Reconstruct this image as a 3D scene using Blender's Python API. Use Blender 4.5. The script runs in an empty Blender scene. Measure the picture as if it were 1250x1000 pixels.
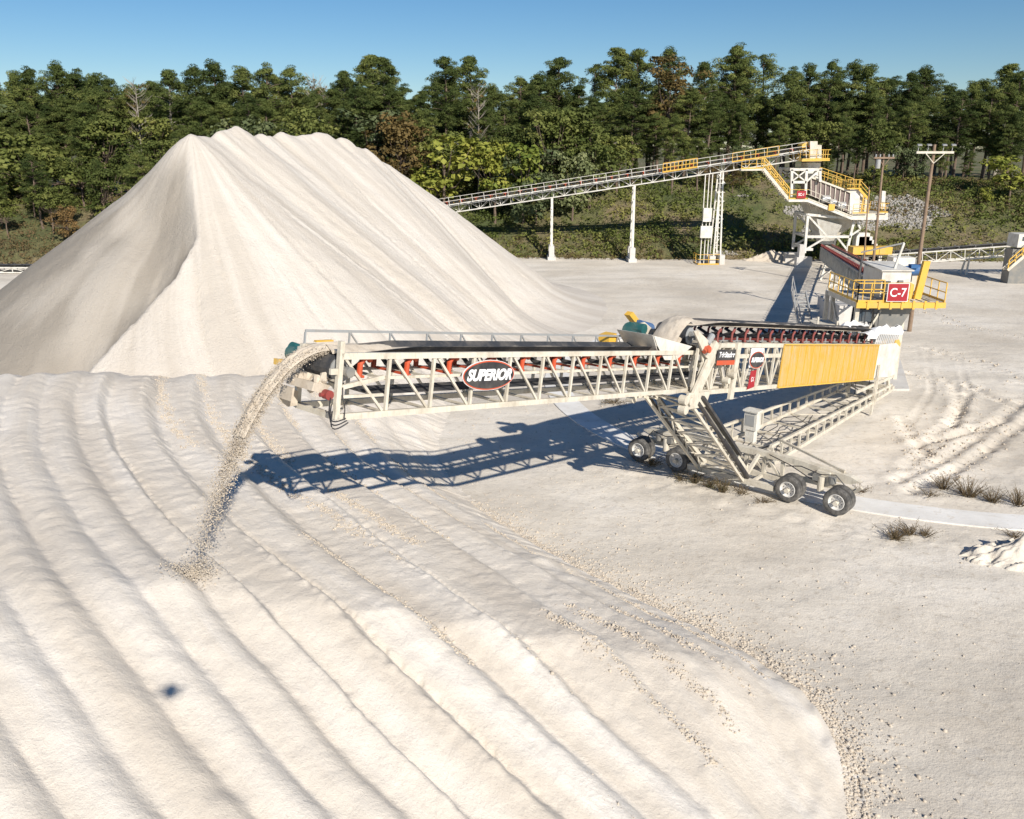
import bpy, math, random
import numpy as np
from mathutils import Vector, Matrix
random.seed(7); rng = np.random.default_rng(11)
C = bpy.context.scene.collection
R = math.radians
# ------------------------------------------------------------------ camera model (used only to read real positions off the survey photo)
FP, TH, CH = 1050.0, math.atan(320/1050), 13.5
cth, sth = math.cos(TH), math.sin(TH)
def on_ground(u, v, Z=0.0):
    a=(u-625)/FP; b=(500-v)/FP; y=cth+b*sth; z=-sth+b*cth; t=(Z-CH)/z
    return Vector((a*t, y*t, Z))
def on_plane(u, v, Y):
    a=(u-625)/FP; b=(500-v)/FP; y=cth+b*sth; z=-sth+b*cth; t=Y/y
    return Vector((a*t, Y, CH+z*t))
# ------------------------------------------------------------------ noise
_tab = np.random.default_rng(5).random((256,256))
def vn(x, y, seed=0):
    x=np.asarray(x,float)+seed*17.31; y=np.asarray(y,float)+seed*9.17
    ix=np.floor(x).astype(int); iy=np.floor(y).astype(int); fx=x-ix; fy=y-iy
    fx=fx*fx*(3-2*fx); fy=fy*fy*(3-2*fy)
    a=_tab[ix&255,iy&255]; b=_tab[(ix+1)&255,iy&255]; c=_tab[ix&255,(iy+1)&255]; d=_tab[(ix+1)&255,(iy+1)&255]
    return (a*(1-fx)+b*fx)*(1-fy)+(c*(1-fx)+d*fx)*fy-0.5
def fbm(x,y,o=4,seed=0):
    s=0; a=1.0
    for i in range(o):
        s=s+a*vn(x*2**i,y*2**i,seed+i); a*=0.5
    return s
def sstep(a,b,x):
    t=np.clip((np.asarray(x,float)-a)/(b-a),0,1); return t*t*(3-2*t)
# ------------------------------------------------------------------ materials
def newmat(name):
    m=bpy.data.materials.new(name); m.use_nodes=True
    nt=m.node_tree; return m, nt, nt.nodes['Principled BSDF']
def ramp(nt, fac, stops):
    r=nt.nodes.new('ShaderNodeValToRGB'); nt.links.new(fac, r.inputs[0])
    e=r.color_ramp.elements
    while len(e)<len(stops): e.new(0.5)
    for i,(p,c) in enumerate(stops): e[i].position=p; e[i].color=(*c,1)
    return r.outputs[0]
def noise(nt, vec, scale, detail=6, rough=0.55, dim='3D'):
    n=nt.nodes.new('ShaderNodeTexNoise'); n.noise_dimensions=dim
    n.inputs['Scale'].default_value=scale; n.inputs['Detail'].default_value=detail; n.inputs['Roughness'].default_value=rough
    if vec is not None: nt.links.new(vec, n.inputs['Vector'])
    return n.outputs[0]
def coord(nt, kind='Object'):
    return nt.nodes.new('ShaderNodeTexCoord').outputs[kind]
def mapping(nt, vec, scale=(1,1,1), rot=(0,0,0)):
    m=nt.nodes.new('ShaderNodeMapping'); m.inputs['Scale'].default_value=scale; m.inputs['Rotation'].default_value=rot
    nt.links.new(vec,m.inputs['Vector']); return m.outputs[0]
def mix(nt, fac, a, b, mode='MIX'):
    n=nt.nodes.new('ShaderNodeMix'); n.data_type='RGBA'; n.blend_type=mode
    for sock,val in ((n.inputs[0],fac),(n.inputs[6],a),(n.inputs[7],b)):
        if isinstance(val,(int,float)): sock.default_value=val
        elif isinstance(val,tuple): sock.default_value=(*val,1)
        else: nt.links.new(val,sock)
    return n.outputs[2]
def bump(nt, bs, hs, strength=0.5):
    prev=None
    for h,dist in hs:
        b=nt.nodes.new('ShaderNodeBump'); b.inputs['Strength'].default_value=strength; b.inputs['Distance'].default_value=dist
        nt.links.new(h,b.inputs['Height'])
        if prev: nt.links.new(prev,b.inputs['Normal'])
        prev=b.outputs[0]
    nt.links.new(prev,bs.inputs['Normal'])
def paint(name, col, dirt=(0.42,0.36,0.28), amt=0.45, rough=0.5, metal=0.0, scale=1.3):
    m,nt,bs=newmat(name); co=coord(nt)
    f=ramp(nt, noise(nt,co,scale,8,0.65), [(0.45,(0,0,0)),(0.72,(amt,)*3)])
    f2=ramp(nt, noise(nt,mapping(nt,co,(3,3,.6)),scale*2.3,6,0.7), [(0.5,(0,0,0)),(0.8,(amt*.6,)*3)])
    c=mix(nt,f,tuple(col),tuple(dirt)); c=mix(nt,f2,c,tuple(x*.55 for x in dirt))
    nt.links.new(c,bs.inputs['Base Color']); bs.inputs['Roughness'].default_value=rough; bs.inputs['Metallic'].default_value=metal
    bump(nt,bs,[(noise(nt,co,30,3),0.004)],0.3)
    return m
M={}
M['cream']=paint('cream_paint',(0.66,0.61,0.51),(0.36,0.30,0.22),amt=.7,scale=1.8)
M['white']=paint('white_paint',(0.71,0.69,0.63),(0.40,0.34,0.26),amt=.6,scale=1.6)
M['yellow']=paint('yellow_paint',(0.74,0.44,0.06),(0.5,0.42,0.25),amt=.4)
M['red']=paint('red_paint',(0.58,0.085,0.03),(0.3,0.12,0.07),amt=.5)
M['signred']=paint('sign_red',(0.36,0.012,0.022),(0.3,0.1,0.08),amt=.15)
M['maroon']=paint('maroon_paint',(0.26,0.045,0.04),(0.3,0.2,0.15),amt=.5)
M['black']=paint('black_paint',(0.025,0.025,0.03),(0.3,0.27,0.22),amt=.25)
M['rubber']=paint('belt_rubber',(0.035,0.038,0.045),(0.35,0.3,0.24),amt=.35,rough=.8)
M['tyre']=paint('tyre_rubber',(0.075,0.073,0.07),(0.4,0.37,0.33),amt=.6,rough=.85,scale=2.5)
M['rim']=paint('wheel_rim',(0.72,0.71,0.68),amt=.3,rough=.4)
M['galv']=paint('galvanised_steel',(0.42,0.43,0.43),amt=.5,rough=.5,metal=.3)
M['grey']=paint('grey_steel',(0.20,0.20,0.19),amt=.5)
M['brownpanel']=paint('screen_panel',(0.17,0.125,0.115),(0.3,0.25,0.2),amt=.5)
M['concrete']=paint('concrete',(0.60,0.58,0.55),(0.45,0.41,0.35),amt=.6,rough=.9,scale=.8)
M['wood']=paint('pole_wood',(0.27,0.19,0.13),(0.15,0.1,0.07),amt=.6,rough=.9,scale=3)
M['blue']=paint('blue_paint',(0.03,0.12,0.30),amt=.3)
M['teal']=paint('teal_paint',(0.02,0.11,0.11),amt=.3)
M['canvas']=paint('white_canvas',(0.78,0.78,0.78),amt=.15,rough=.8)
M['signwhite']=paint('letter_white',(0.82,0.82,0.82),amt=.05)
M['glass']=paint('dark_glass',(0.05,0.07,0.09),amt=.2,rough=.15)
M['bark']=paint('bark',(0.17,0.125,0.095),(0.10,0.07,0.05),amt=.8,rough=.95,scale=2)
M['palebark']=paint('pale_bark',(0.36,0.32,0.27),(0.2,0.16,0.12),amt=.7,rough=.95,scale=2)
M['drystem']=paint('dry_stem',(0.12,0.085,0.045),(0.2,0.15,0.08),amt=.6,rough=.95)
def yellow_panel():
    m,nt,bs=newmat('yellow_panel'); co=coord(nt)
    f=ramp(nt,noise(nt,mapping(nt,co,(1.6,1,.28)),3.4,9,.75),[(0.44,(0,0,0)),(0.60,(.9,)*3)])
    c=mix(nt,f,(0.58,0.335,0.04),(0.50,0.40,0.22))
    f=ramp(nt,noise(nt,mapping(nt,co,(.25,1,1)),1.1,5,.6),[(0.4,(0,0,0)),(0.7,(.5,)*3)])
    c=mix(nt,f,c,(0.60,0.40,0.10))
    nt.links.new(c,bs.inputs['Base Color']); bs.inputs['Roughness'].default_value=.55
    bump(nt,bs,[(noise(nt,co,5,4),0.02)],0.4); return m
M['panel']=yellow_panel()
SAND=((0.66,0.59,0.50),(0.735,0.67,0.582),(0.79,0.735,0.66))
def sand_mat(name, uvscale, base=SAND, streak=0.8, lump=1.0):
    m,nt,bs=newmat(name); co=coord(nt); uv=coord(nt,'UV')
    s1=noise(nt,mapping(nt,uv,uvscale),1.0,7,.6,'2D')
    c=ramp(nt,s1,[(0.36,base[0]),(0.5,base[1]),(0.64,base[2])])
    s2=noise(nt,mapping(nt,uv,tuple(4*x for x in uvscale)),1.0,5,.6,'2D')
    f=ramp(nt,s2,[(0.52,(0,0,0)),(0.75,(streak*.4,)*3)])
    c=mix(nt,f,c,(0.50,0.44,0.37))
    f=ramp(nt,noise(nt,co,.16,5,.6),[(0.42,(0,0,0)),(0.7,(.5,)*3)])
    c=mix(nt,f,c,(0.63,0.57,0.49))
    f=ramp(nt,noise(nt,co,22,4,.7),[(0.56,(0,0,0)),(0.74,(.45,)*3)])
    c=mix(nt,f,c,(0.44,0.385,0.32))
    nt.links.new(c,bs.inputs['Base Color']); bs.inputs['Roughness'].default_value=.95
    bs.inputs['Specular IOR Level'].default_value=.15
    bump(nt,bs,[(noise(nt,co,42,4,.6),0.009*lump),(noise(nt,co,2.6,8,.65),0.032*lump),(noise(nt,co,9,8,.75),0.040*lump)],0.75)
    return m
M['sandnear']=sand_mat('windrow_sand',(.9,.10,1))
M['sandbig']=sand_mat('old_pile_sand',(.85,.05,1),((0.58,0.525,0.455),(0.67,0.615,0.545),(0.73,0.68,0.61)),lump=2.6,streak=1.0)
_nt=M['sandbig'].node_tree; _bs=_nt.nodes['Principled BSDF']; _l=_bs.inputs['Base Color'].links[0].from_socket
_at=_nt.nodes.new('ShaderNodeAttribute'); _at.attribute_name='old_face_shade'; _mm=_nt.nodes.new('ShaderNodeMath'); _mm.operation='MULTIPLY'; _mm.inputs[1].default_value=1.0; _nt.links.new(_at.outputs['Fac'],_mm.inputs[0])
_nt.links.new(mix(_nt,_mm.outputs[0],_l,(0.33,0.295,0.25)),_bs.inputs['Base Color'])  # greyer old sand and the left face's shade, both painted into the colour
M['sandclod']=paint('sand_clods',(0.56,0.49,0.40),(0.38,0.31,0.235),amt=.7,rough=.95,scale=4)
M['rock']=paint('pale_rock',(0.36,0.34,0.31),(0.2,0.18,0.15),amt=.6,rough=.95,scale=3)
def ground_mat():
    m,nt,bs=newmat('packed_sand'); co=coord(nt)
    c=ramp(nt,noise(nt,co,.09,8,.62),[(0.36,(0.57,0.51,0.425)),(0.5,(0.70,0.638,0.545)),(0.62,(0.77,0.715,0.63))])
    c2=ramp(nt,noise(nt,mapping(nt,co,(.35,1.2,1),(0,0,R(-18))),.35,7,.65),[(0.48,(0,0,0)),(0.64,(.7,)*3)])
    c=mix(nt,c2,c,(0.56,0.515,0.445))
    f=ramp(nt,noise(nt,co,3.5,8,.7),[(0.54,(0,0,0)),(0.72,(.6,)*3)])
    c=mix(nt,f,c,(0.36,0.30,0.225))
    f=ramp(nt,noise(nt,co,.9,8,.7),[(0.57,(0,0,0)),(0.74,(.55,)*3)])
    c=mix(nt,f,c,(0.66,0.62,0.56))
    f=ramp(nt,noise(nt,co,40,3,.6),[(0.58,(0,0,0)),(0.78,(.4,)*3)])
    c=mix(nt,f,c,(0.30,0.26,0.21))
    nt.links.new(c,bs.inputs['Base Color']); bs.inputs['Roughness'].default_value=.95; bs.inputs['Specular IOR Level'].default_value=.15
    bump(nt,bs,[(noise(nt,co,1.2,8,.68),0.10),(noise(nt,co,16,4,.6),0.02)],0.7)
    return m
M['ground']=ground_mat()
def hill_mat():
    m,nt,bs=newmat('bank_soil'); co=coord(nt)
    c=ramp(nt,noise(nt,co,.12,8,.65),[(0.36,(0.07,0.095,0.028)),(0.5,(0.15,0.145,0.06)),(0.62,(0.22,0.17,0.10)),(0.75,(0.28,0.235,0.165))])
    f=ramp(nt,noise(nt,co,2.2,8,.7),[(0.45,(0,0,0)),(0.65,(.8,)*3)])
    c=mix(nt,f,c,(0.06,0.06,0.025))
    nt.links.new(c,bs.inputs['Base Color']); bs.inputs['Roughness'].default_value=1
    bump(nt,bs,[(noise(nt,co,1.5,8,.7),0.4)],0.8); return m
M['hill']=hill_mat()
def leaf_mat(name, dark, mid, light, sc=.35, rnd=.35):
    m,nt,bs=newmat(name); co=coord(nt)
    c=ramp(nt,noise(nt,co,sc,5,.7),[(0.32,dark),(0.5,mid),(0.68,light)])
    oi=nt.nodes.new('ShaderNodeObjectInfo')
    hsv=nt.nodes.new('ShaderNodeHueSaturation')
    mr=nt.nodes.new('ShaderNodeMapRange'); nt.links.new(oi.outputs['Random'],mr.inputs[0]); mr.inputs[3].default_value=1-rnd; mr.inputs[4].default_value=1+rnd
    nt.links.new(mr.outputs[0],hsv.inputs['Value'])
    mh=nt.nodes.new('ShaderNodeMapRange'); nt.links.new(oi.outputs['Random'],mh.inputs[0]); mh.inputs[3].default_value=.515; mh.inputs[4].default_value=.485
    nt.links.new(mh.outputs[0],hsv.inputs['Hue']); nt.links.new(c,hsv.inputs['Color'])
    nt.links.new(hsv.outputs[0],bs.inputs['Base Color']); bs.inputs['Roughness'].default_value=.7
    bs.inputs['Specular IOR Level'].default_value=.2
    tr=nt.nodes.new('ShaderNodeBsdfTranslucent'); nt.links.new(hsv.outputs[0],tr.inputs[0])
    mx=nt.nodes.new('ShaderNodeMixShader'); mx.inputs[0].default_value=.25
    nt.links.new(bs.outputs[0],mx.inputs[1]); nt.links.new(tr.outputs[0],mx.inputs[2])
    nt.links.new(mx.outputs[0],nt.nodes['Material Output'].inputs[0])
    return m
M['pine']=leaf_mat('pine_needles',(0.045,0.068,0.020),(0.105,0.135,0.036),(0.22,0.235,0.070))
M['broad']=leaf_mat('broad_leaves',(0.07,0.095,0.022),(0.125,0.15,0.038),(0.215,0.225,0.065))
M['autumn']=leaf_mat('autumn_leaves',(0.09,0.075,0.03),(0.18,0.125,0.045),(0.25,0.175,0.07))
M['lime']=leaf_mat('lime_leaves',(0.10,0.14,0.025),(0.22,0.25,0.045),(0.36,0.36,0.08),sc=.9,rnd=.15)
M['sage']=leaf_mat('grey_green_leaves',(0.08,0.11,0.05),(0.16,0.19,0.085),(0.25,0.27,0.13))
M['scrub']=leaf_mat('bank_scrub_leaves',(0.07,0.10,0.024),(0.15,0.18,0.045),(0.28,0.26,0.08),sc=.12,rnd=.05)
M['brush']=leaf_mat('dry_brush_leaves',(0.09,0.07,0.035),(0.16,0.12,0.055),(0.22,0.18,0.07),sc=.3,rnd=.1)
M['weed']=leaf_mat('weed_leaves',(0.07,0.075,0.03),(0.12,0.11,0.05),(0.18,0.15,0.08),sc=2,rnd=.1)
# ------------------------------------------------------------------ mesh builder
class MB:
    def __init__(s): s.v=[]; s.f=[]; s.sm=False
    def add(s,vs,fs):
        o=len(s.v); s.v+=[tuple(v) for v in vs]; s.f+=[tuple(i+o for i in f) for f in fs]; return s
    def box(s,x0,x1,y0,y1,z0,z1):
        return s.add([(x0,y0,z0),(x1,y0,z0),(x1,y1,z0),(x0,y1,z0),(x0,y0,z1),(x1,y0,z1),(x1,y1,z1),(x0,y1,z1)],
            [(0,3,2,1),(4,5,6,7),(0,1,5,4),(1,2,6,5),(2,3,7,6),(3,0,4,7)])
    def bar(s,p,q,w,h=None,up=(0,0,1)):
        h=w if h is None else h
        p=Vector(p); q=Vector(q); d=(q-p)
        if d.length<1e-6: return s
        d.normalize(); u=Vector(up)
        if abs(d.dot(u))>.98: u=Vector((1,0,0)) if abs(d.x)<.9 else Vector((0,1,0))
        a=d.cross(u).normalized(); b=a.cross(d).normalized()
        vs=[e+a*(i*w/2)+b*(j*h/2) for e in (p,q) for i,j in ((-1,-1),(1,-1),(1,1),(-1,1))]
        return s.add(vs,[(0,1,2,3),(7,6,5,4),(0,4,5,1),(1,5,6,2),(2,6,7,3),(3,7,4,0)])
    def cyl(s,p,q,r,n=12,r2=None):
        r2=r if r2 is None else r2
        p=Vector(p); q=Vector(q); d=(q-p).normalized(); u=Vector((0,0,1)) if abs(d.z)<.9 else Vector((1,0,0))
        a=d.cross(u).normalized(); b=d.cross(a)
        vs=[]
        for e,rr in ((p,r),(q,r2)):
            vs+=[e+a*(rr*math.cos(2*math.pi*i/n))+b*(rr*math.sin(2*math.pi*i/n)) for i in range(n)]
        fs=[(i,(i+1)%n,n+(i+1)%n,n+i) for i in range(n)]+[tuple(range(n-1,-1,-1)),tuple(range(n,2*n))]
        return s.add(vs,fs)
    def tube(s,pts,r,n=6):
        pts=[Vector(p) for p in pts]; rs=r if isinstance(r,(list,tuple)) else [r]*len(pts)
        vs=[]; 
        for i,p in enumerate(pts):
            d=(pts[min(i+1,len(pts)-1)]-pts[max(i-1,0)]).normalized(); u=Vector((0,0,1)) if abs(d.z)<.9 else Vector((1,0,0))
            a=d.cross(u).normalized(); b=d.cross(a)
            vs+=[p+a*(rs[i]*math.cos(2*math.pi*k/n))+b*(rs[i]*math.sin(2*math.pi*k/n)) for k in range(n)]
        fs=[(i*n+k,i*n+(k+1)%n,(i+1)*n+(k+1)%n,(i+1)*n+k) for i in range(len(pts)-1) for k in range(n)]
        fs+=[tuple(range(n-1,-1,-1)),tuple(range(len(vs)-n,len(vs)))]
        return s.add(vs,fs)
    def prism(s,poly,ext):
        n=len(poly); e=Vector(ext); p=[Vector(x) for x in poly]
        return s.add(p+[x+e for x in p],[tuple(range(n-1,-1,-1)),tuple(range(n,2*n))]+[(i,(i+1)%n,n+(i+1)%n,n+i) for i in range(n)])
    def loft(s,rows):   # rows of equal length point lists -> surface
        n=len(rows[0]); o=len(s.v)
        for r in rows: s.v+=[tuple(x) for x in r]
        s.f+=[(o+i*n+k,o+i*n+k+1,o+(i+1)*n+k+1,o+(i+1)*n+k) for i in range(len(rows)-1) for k in range(n-1)]
        return s
    def build(s,name,mat,parent=None,smooth=False,label=None):
        me=bpy.data.meshes.new(name); me.from_pydata(s.v,[],s.f)
        me.materials.append(M[mat] if isinstance(mat,str) else mat)
        if smooth: me.polygons.foreach_set('use_smooth',[True]*len(me.polygons))
        me.update(); o=bpy.data.objects.new(name,me); C.objects.link(o)
        if parent is not None: o.parent=parent
        if label: o['label']=label
        return o
def tag(o,label=None,cat=None,group=None,kind=None):
    for k,v in (('label',label),('category',cat),('group',group),('kind',kind)):
        if v: o[k]=v
    return o
def empty(name,loc,label,cat,group=None,rz=0):
    o=bpy.data.objects.new(name,None); C.objects.link(o); o.location=loc; o.rotation_euler=(0,0,rz); o.empty_display_size=.5
    return tag(o,label,cat,group)
def reparent(o,root,dz=None): # mesh built in world coordinates -> child of an unrotated empty
    me=o.data; me.transform(Matrix.Translation(-Vector(root.location))); o.parent=root; return o
def grid_mesh(name,X,Y,Z,mat,uv=None,mask=None,smooth=True):
    ny,nx=X.shape; co=np.stack([X,Y,Z],-1).reshape(-1,3).astype(np.float32)
    idx=np.arange(nx*ny).reshape(ny,nx)
    q=np.stack([idx[:-1,:-1],idx[:-1,1:],idx[1:,1:],idx[1:,:-1]],-1).reshape(-1,4)
    if mask is not None:
        mk=mask.reshape(-1)[q].any(1); q=q[mk]
    used,inv=np.unique(q,return_inverse=True); q=inv.reshape(-1,4); co=co[used]
    me=bpy.data.meshes.new(name); me.vertices.add(len(co)); me.vertices.foreach_set('co',co.ravel())
    me.loops.add(len(q)*4); me.loops.foreach_set('vertex_index',q.ravel().astype(np.int32))
    me.polygons.add(len(q)); me.polygons.foreach_set('loop_start',np.arange(0,len(q)*4,4,dtype=np.int32)); me.polygons.foreach_set('loop_total',np.full(len(q),4,np.int32))
    me.polygons.foreach_set('use_smooth',np.full(len(q),smooth))
    me.update(calc_edges=True)
    if uv is not None:
        l=me.uv_layers.new(name='UVMap'); u=uv.reshape(-1,2)[used][q.ravel()].astype(np.float32); l.data.foreach_set('uv',u.ravel())
    me.materials.append(M[mat]); o=bpy.data.objects.new(name,me); C.objects.link(o); return o
def quads_mesh(name,V,mat,nper=4):   # V: (n,nper,3) loose faces
    n=len(V); me=bpy.data.meshes.new(name); me.vertices.add(n*nper); me.vertices.foreach_set('co',V.reshape(-1).astype(np.float32))
    me.loops.add(n*nper); me.loops.foreach_set('vertex_index',np.arange(n*nper,dtype=np.int32))
    me.polygons.add(n); me.polygons.foreach_set('loop_start',np.arange(0,n*nper,nper,dtype=np.int32)); me.polygons.foreach_set('loop_total',np.full(n,nper,np.int32))
    me.update(calc_edges=True); me.materials.append(M[mat] if isinstance(mat,str) else mat); return me
def text_mesh(txt,size,shear=0.0,bold=0.0,sx=1.0,ext=.004):
    cu=bpy.data.curves.new('t','FONT'); cu.body=txt; cu.size=size; cu.shear=shear; cu.offset=bold; cu.extrude=ext
    cu.align_x='CENTER'; cu.align_y='CENTER'; o=bpy.data.objects.new('t',cu); C.objects.link(o)
    bpy.context.view_layer.update(); me=bpy.data.meshes.new_from_object(o); bpy.data.objects.remove(o)
    me.transform(Matrix.Diagonal((sx,1,1,1))); me.materials.clear(); return me
def place_text(name,me,mat,origin,xdir,up,parent,off=.0):
    x=Vector(xdir).normalized(); y=Vector(up); y=(y-x*y.dot(x)).normalized(); z=x.cross(y)
    m=Matrix((x,y,z)).transposed().to_4x4(); m.translation=Vector(origin)+z*off
    me.transform(m); me.materials.append(M[mat]); me.name=name; o=bpy.data.objects.new(name,me); C.objects.link(o); o.parent=parent; return o

# ================================================================== SETTING
T=Vector((22.6,49.3,0)); DS=Vector((-.6607,-.7507,0)); DN=Vector((.7507,-.6607,0))
def pol(X,Y):
    dx=X-T.x; dy=Y-T.y; return np.hypot(dx,dy), np.degrees(np.arctan2(-dy,-dx))
def axis(pts):   # list of (start, step) ... end -> coordinates
    out=[]
    for (a,st),(b,_) in zip(pts[:-1],pts[1:]):
        n=max(1,int(round((b-a)/st))); out+=list(a+(b-a)*np.arange(n)/n)
    out.append(pts[-1][0]); return np.array(out)
# ---- ground: one sheet to the horizon
def seg_d(X,Y,p,q):
    px,py=p; qx,qy=q; dx,dy=qx-px,qy-py; L=dx*dx+dy*dy
    t=np.clip(((X-px)*dx+(Y-py)*dy)/L,0,1); cx=px+t*dx; cy=py+t*dy
    s=np.sign((X-px)*dy-(Y-py)*dx)
    return np.hypot(X-cx,Y-cy),t*math.sqrt(L),s
tracks=[[(1095,585),(1150,560),(1190,535),(1250,488)],[(1110,600),(1165,572),(1205,548),(1270,500)],[(1120,545),(1160,515),(1180,480)],
        [(1100,510),(1118,540),(1140,560)],[(1165,520),(1172,500),(1166,470)],[(1130,380),(1180,400),(1260,412)],[(1130,425),(1190,440),(1260,470)],
        [(1110,455),(1180,470),(1250,500)],[(1120,540),(1190,522),(1260,530)],[(1105,570),(1150,535),(1230,510)]]
LN=[[(1250,430),(1180,425),(1130,430)],[(1250,395),(1185,380),(1120,372)],[(760,345),(900,352),(985,372)],[(1120,340),(1190,352),(1250,348)],[(1135,520),(1160,480),(1150,430)],[(720,400),(860,372),(960,345)]]
lanes=[[tuple(on_ground(*p)[:2]) for p in t] for t in LN]
tracks=[[tuple(on_ground(*p)[:2]) for p in t] for t in tracks]
def ground_h(X,Y):
    h=.10*fbm(X*.07,Y*.07,3,1)+.05*fbm(X*.35,Y*.35,3,2)+.022*fbm(X*1.3,Y*1.3,3,4)
    near=np.zeros_like(X)
    for k,tr in enumerate(tracks):
        for p,q in zip(tr[:-1],tr[1:]):
            d,t,s=seg_d(X,Y,p,q); w=.28
            h=h-(.10+.05*np.sin(t*9))*np.exp(-(d/w)**2)+.03*np.exp(-((d-.55)/.25)**2)*(1+vn(t*2,X*0+k,3))
            near=np.maximum(near,np.exp(-(d/2.5)**2))
    for k,tr in enumerate(lanes):
        for p,q in zip(tr[:-1],tr[1:]):
            d,t,s=seg_d(X,Y,p,q); LL=math.dist(p,q); fade=np.clip(.5+1.2*vn(X*.15,Y*.15,30+k),0,1)*((t>1e-6)&(t<LL-1e-6))
            for o in (-.95,.95):
                e=np.abs(d*s-o); h=h-fade*(.035+.02*np.sign(np.sin(t*14)))*(e<.2)+fade*.022*np.exp(-((e-.3)/.08)**2)
    h=h+near*.09*fbm(X*1.1,Y*1.1,3,9)
    rx,ph=pol(X,Y); rough=sstep(21.5,24,rx)*0+np.exp(-((rx-22.3)/1.2)**2)*sstep(20,30,ph)
    h=h+rough*.10*fbm(X*1.6,Y*1.6,3,12)
    m=np.exp(-((X-9.5)/2.0)**2-((Y-31.2)/1.6)**2)
    h=h*(1-sstep(1.7,1.15,np.abs(rx-19.95)))-.02
    return h
gx=axis([(-1500,300),(-300,30),(-60,2),(-10,.35),(0,.11),(30,.5),(60,3),(150,30),(300,300),(1800,0)])
gy=axis([(-300,60),(-20,4),(8,.11),(36,.2),(60,.5),(112,10),(300,200),(2500,0)])
X,Y=np.meshgrid(gx,gy); G=ground_h(X,Y)
ground=tag(grid_mesh('ground',X,Y,G,'ground'),kind='structure')
def gz(x,y): return float(ground_h(np.array([x]),np.array([y]))[0])
# ---- concrete wheel track, an arc round the pivot
tb=MB()
for i in range(120):
    a0=R(-75+i*1.75); a1=R(-75+(i+1)*1.75); 
    ring=[]
    for a in (a0,a1):
        for r in (19.2,20.65): ring.append((T.x-r*math.cos(a),T.y-r*math.sin(a)))
    z=.035
    (x0,y0),(x1,y1),(x2,y2),(x3,y3)=ring
    tb.add([(x0,y0,z),(x1,y1,z),(x3,y3,z),(x2,y2,z),(x0,y0,-.3),(x1,y1,-.3),(x3,y3,-.3),(x2,y2,-.3)],[(0,1,2,3),(1,5,6,2),(3,7,4,0)])
def track_mat():
    m,nt,bs=newmat('track_concrete'); co=coord(nt)
    c=ramp(nt,noise(nt,co,.5,8,.6),[(0.35,(0.66,0.64,0.60)),(0.6,(0.80,0.785,0.75))])
    f=ramp(nt,noise(nt,co,2.5,9,.75),[(0.56,(0,0,0)),(0.64,(.8,)*3)]); c=mix(nt,f,c,(0.60,0.55,0.475))
    nt.links.new(c,bs.inputs['Base Color']); bs.inputs['Roughness'].default_value=.9
    bump(nt,bs,[(noise(nt,co,8,5),0.02)],.5); return m
M['track']=track_mat()
tag(tb.build('wheel_track','track'),kind='structure')
# pivot pad
pp=[on_ground(u,v) for u,v in ((1078,476),(1110,476),(1098,437),(1083,437))]
pad=MB().prism([(p.x,p.y,-.2) for p in pp],(0,0,.26)).build('concrete_pad','concrete')
tag(pad,'white concrete slab on the ground at the tail end of the big stacker','concrete slab')
# ---- hillside behind the pit
def hill_h(X,Y):
    toe=110-.02*X+3*vn(X*.05,X*0,3)+np.where(X<-30,(X+30)*.30,0)+ .12*np.clip(X-40,0,40)*-1
    d=Y-toe
    h=np.where(X<-30,6.2,8.3)*sstep(-2,22,d)+.9*sstep(0,3,d)+ .9*fbm(X*.06,Y*.06,3,21)*sstep(2,14,d)+.35*fbm(X*.3,Y*.3,3,5)*sstep(0,5,d)
    h=np.where(d<0,-.6+d*.02,h-.45)
    return h
hx=axis([(-1500,200),(-200,20),(-90,1.2),(90,5),(250,200),(1800,0)]); hy=axis([(85,.7),(150,4),(240,60),(2600,0)])
X,Y=np.meshgrid(hx,hy); HZ=hill_h(X,Y); HZ=np.where(Y<86,-.8,HZ)
tag(grid_mesh('hillside',X,Y,HZ,'hill'),kind='structure')
def hz(x,y): return float(hill_h(np.array([float(x)]),np.array([float(y)]))[0])

# ================================================================== STOCKPILES
def arc_pt(r,ph): return (T.x-r*math.cos(R(ph)), T.y-r*math.sin(R(ph)))
# ---- the low pile of windrows
toe_tab=[(-14, 27), (0, 25.8), (11, 26.2), (18, 27.2), (26, 28.8), (34, 29.6), (40, 30.0), (42.72, 30.15), (52.1, 30.99), (57.33, 31.72), (61.16, 32.45), (64.11, 33.67), (65.46, 35.07), (66.07, 36.43), (66.4, 37.67), (66.52, 39.04), (67.42, 42.04), (67.52, 47.04), (66.72, 53.04), (64.52, 59.04)]
toe_ph=np.array([q[0] for q in toe_tab]); toe_r=np.array([q[1] for q in toe_tab],float); _K=16
_p=np.linspace(-14,toe_ph[_K-1],120)
toe_poly=[arc_pt(np.interp(p,toe_ph[:_K],toe_r[:_K]),p) for p in _p]+[arc_pt(r,p) for p,r in toe_tab[_K:]]
def near_fields(X,Y):
    r,ph=pol(X,Y)
    D=np.full(X.shape,1e9)
    for p,q in zip(toe_poly[:-1],toe_poly[1:]):
        D=np.minimum(D,seg_d(X,Y,p,q)[0])
    # inside test: polar, per branch
    rt=np.interp(ph,toe_ph[:_K],toe_r[:_K])
    pe=np.interp(r,toe_r[_K-1:],toe_ph[_K-1:])
    inside=(r>rt)&(ph<np.where(r>toe_r[_K-1],pe,toe_ph[_K-1]))
    return r,ph,np.where(inside,D,-D)
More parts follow.
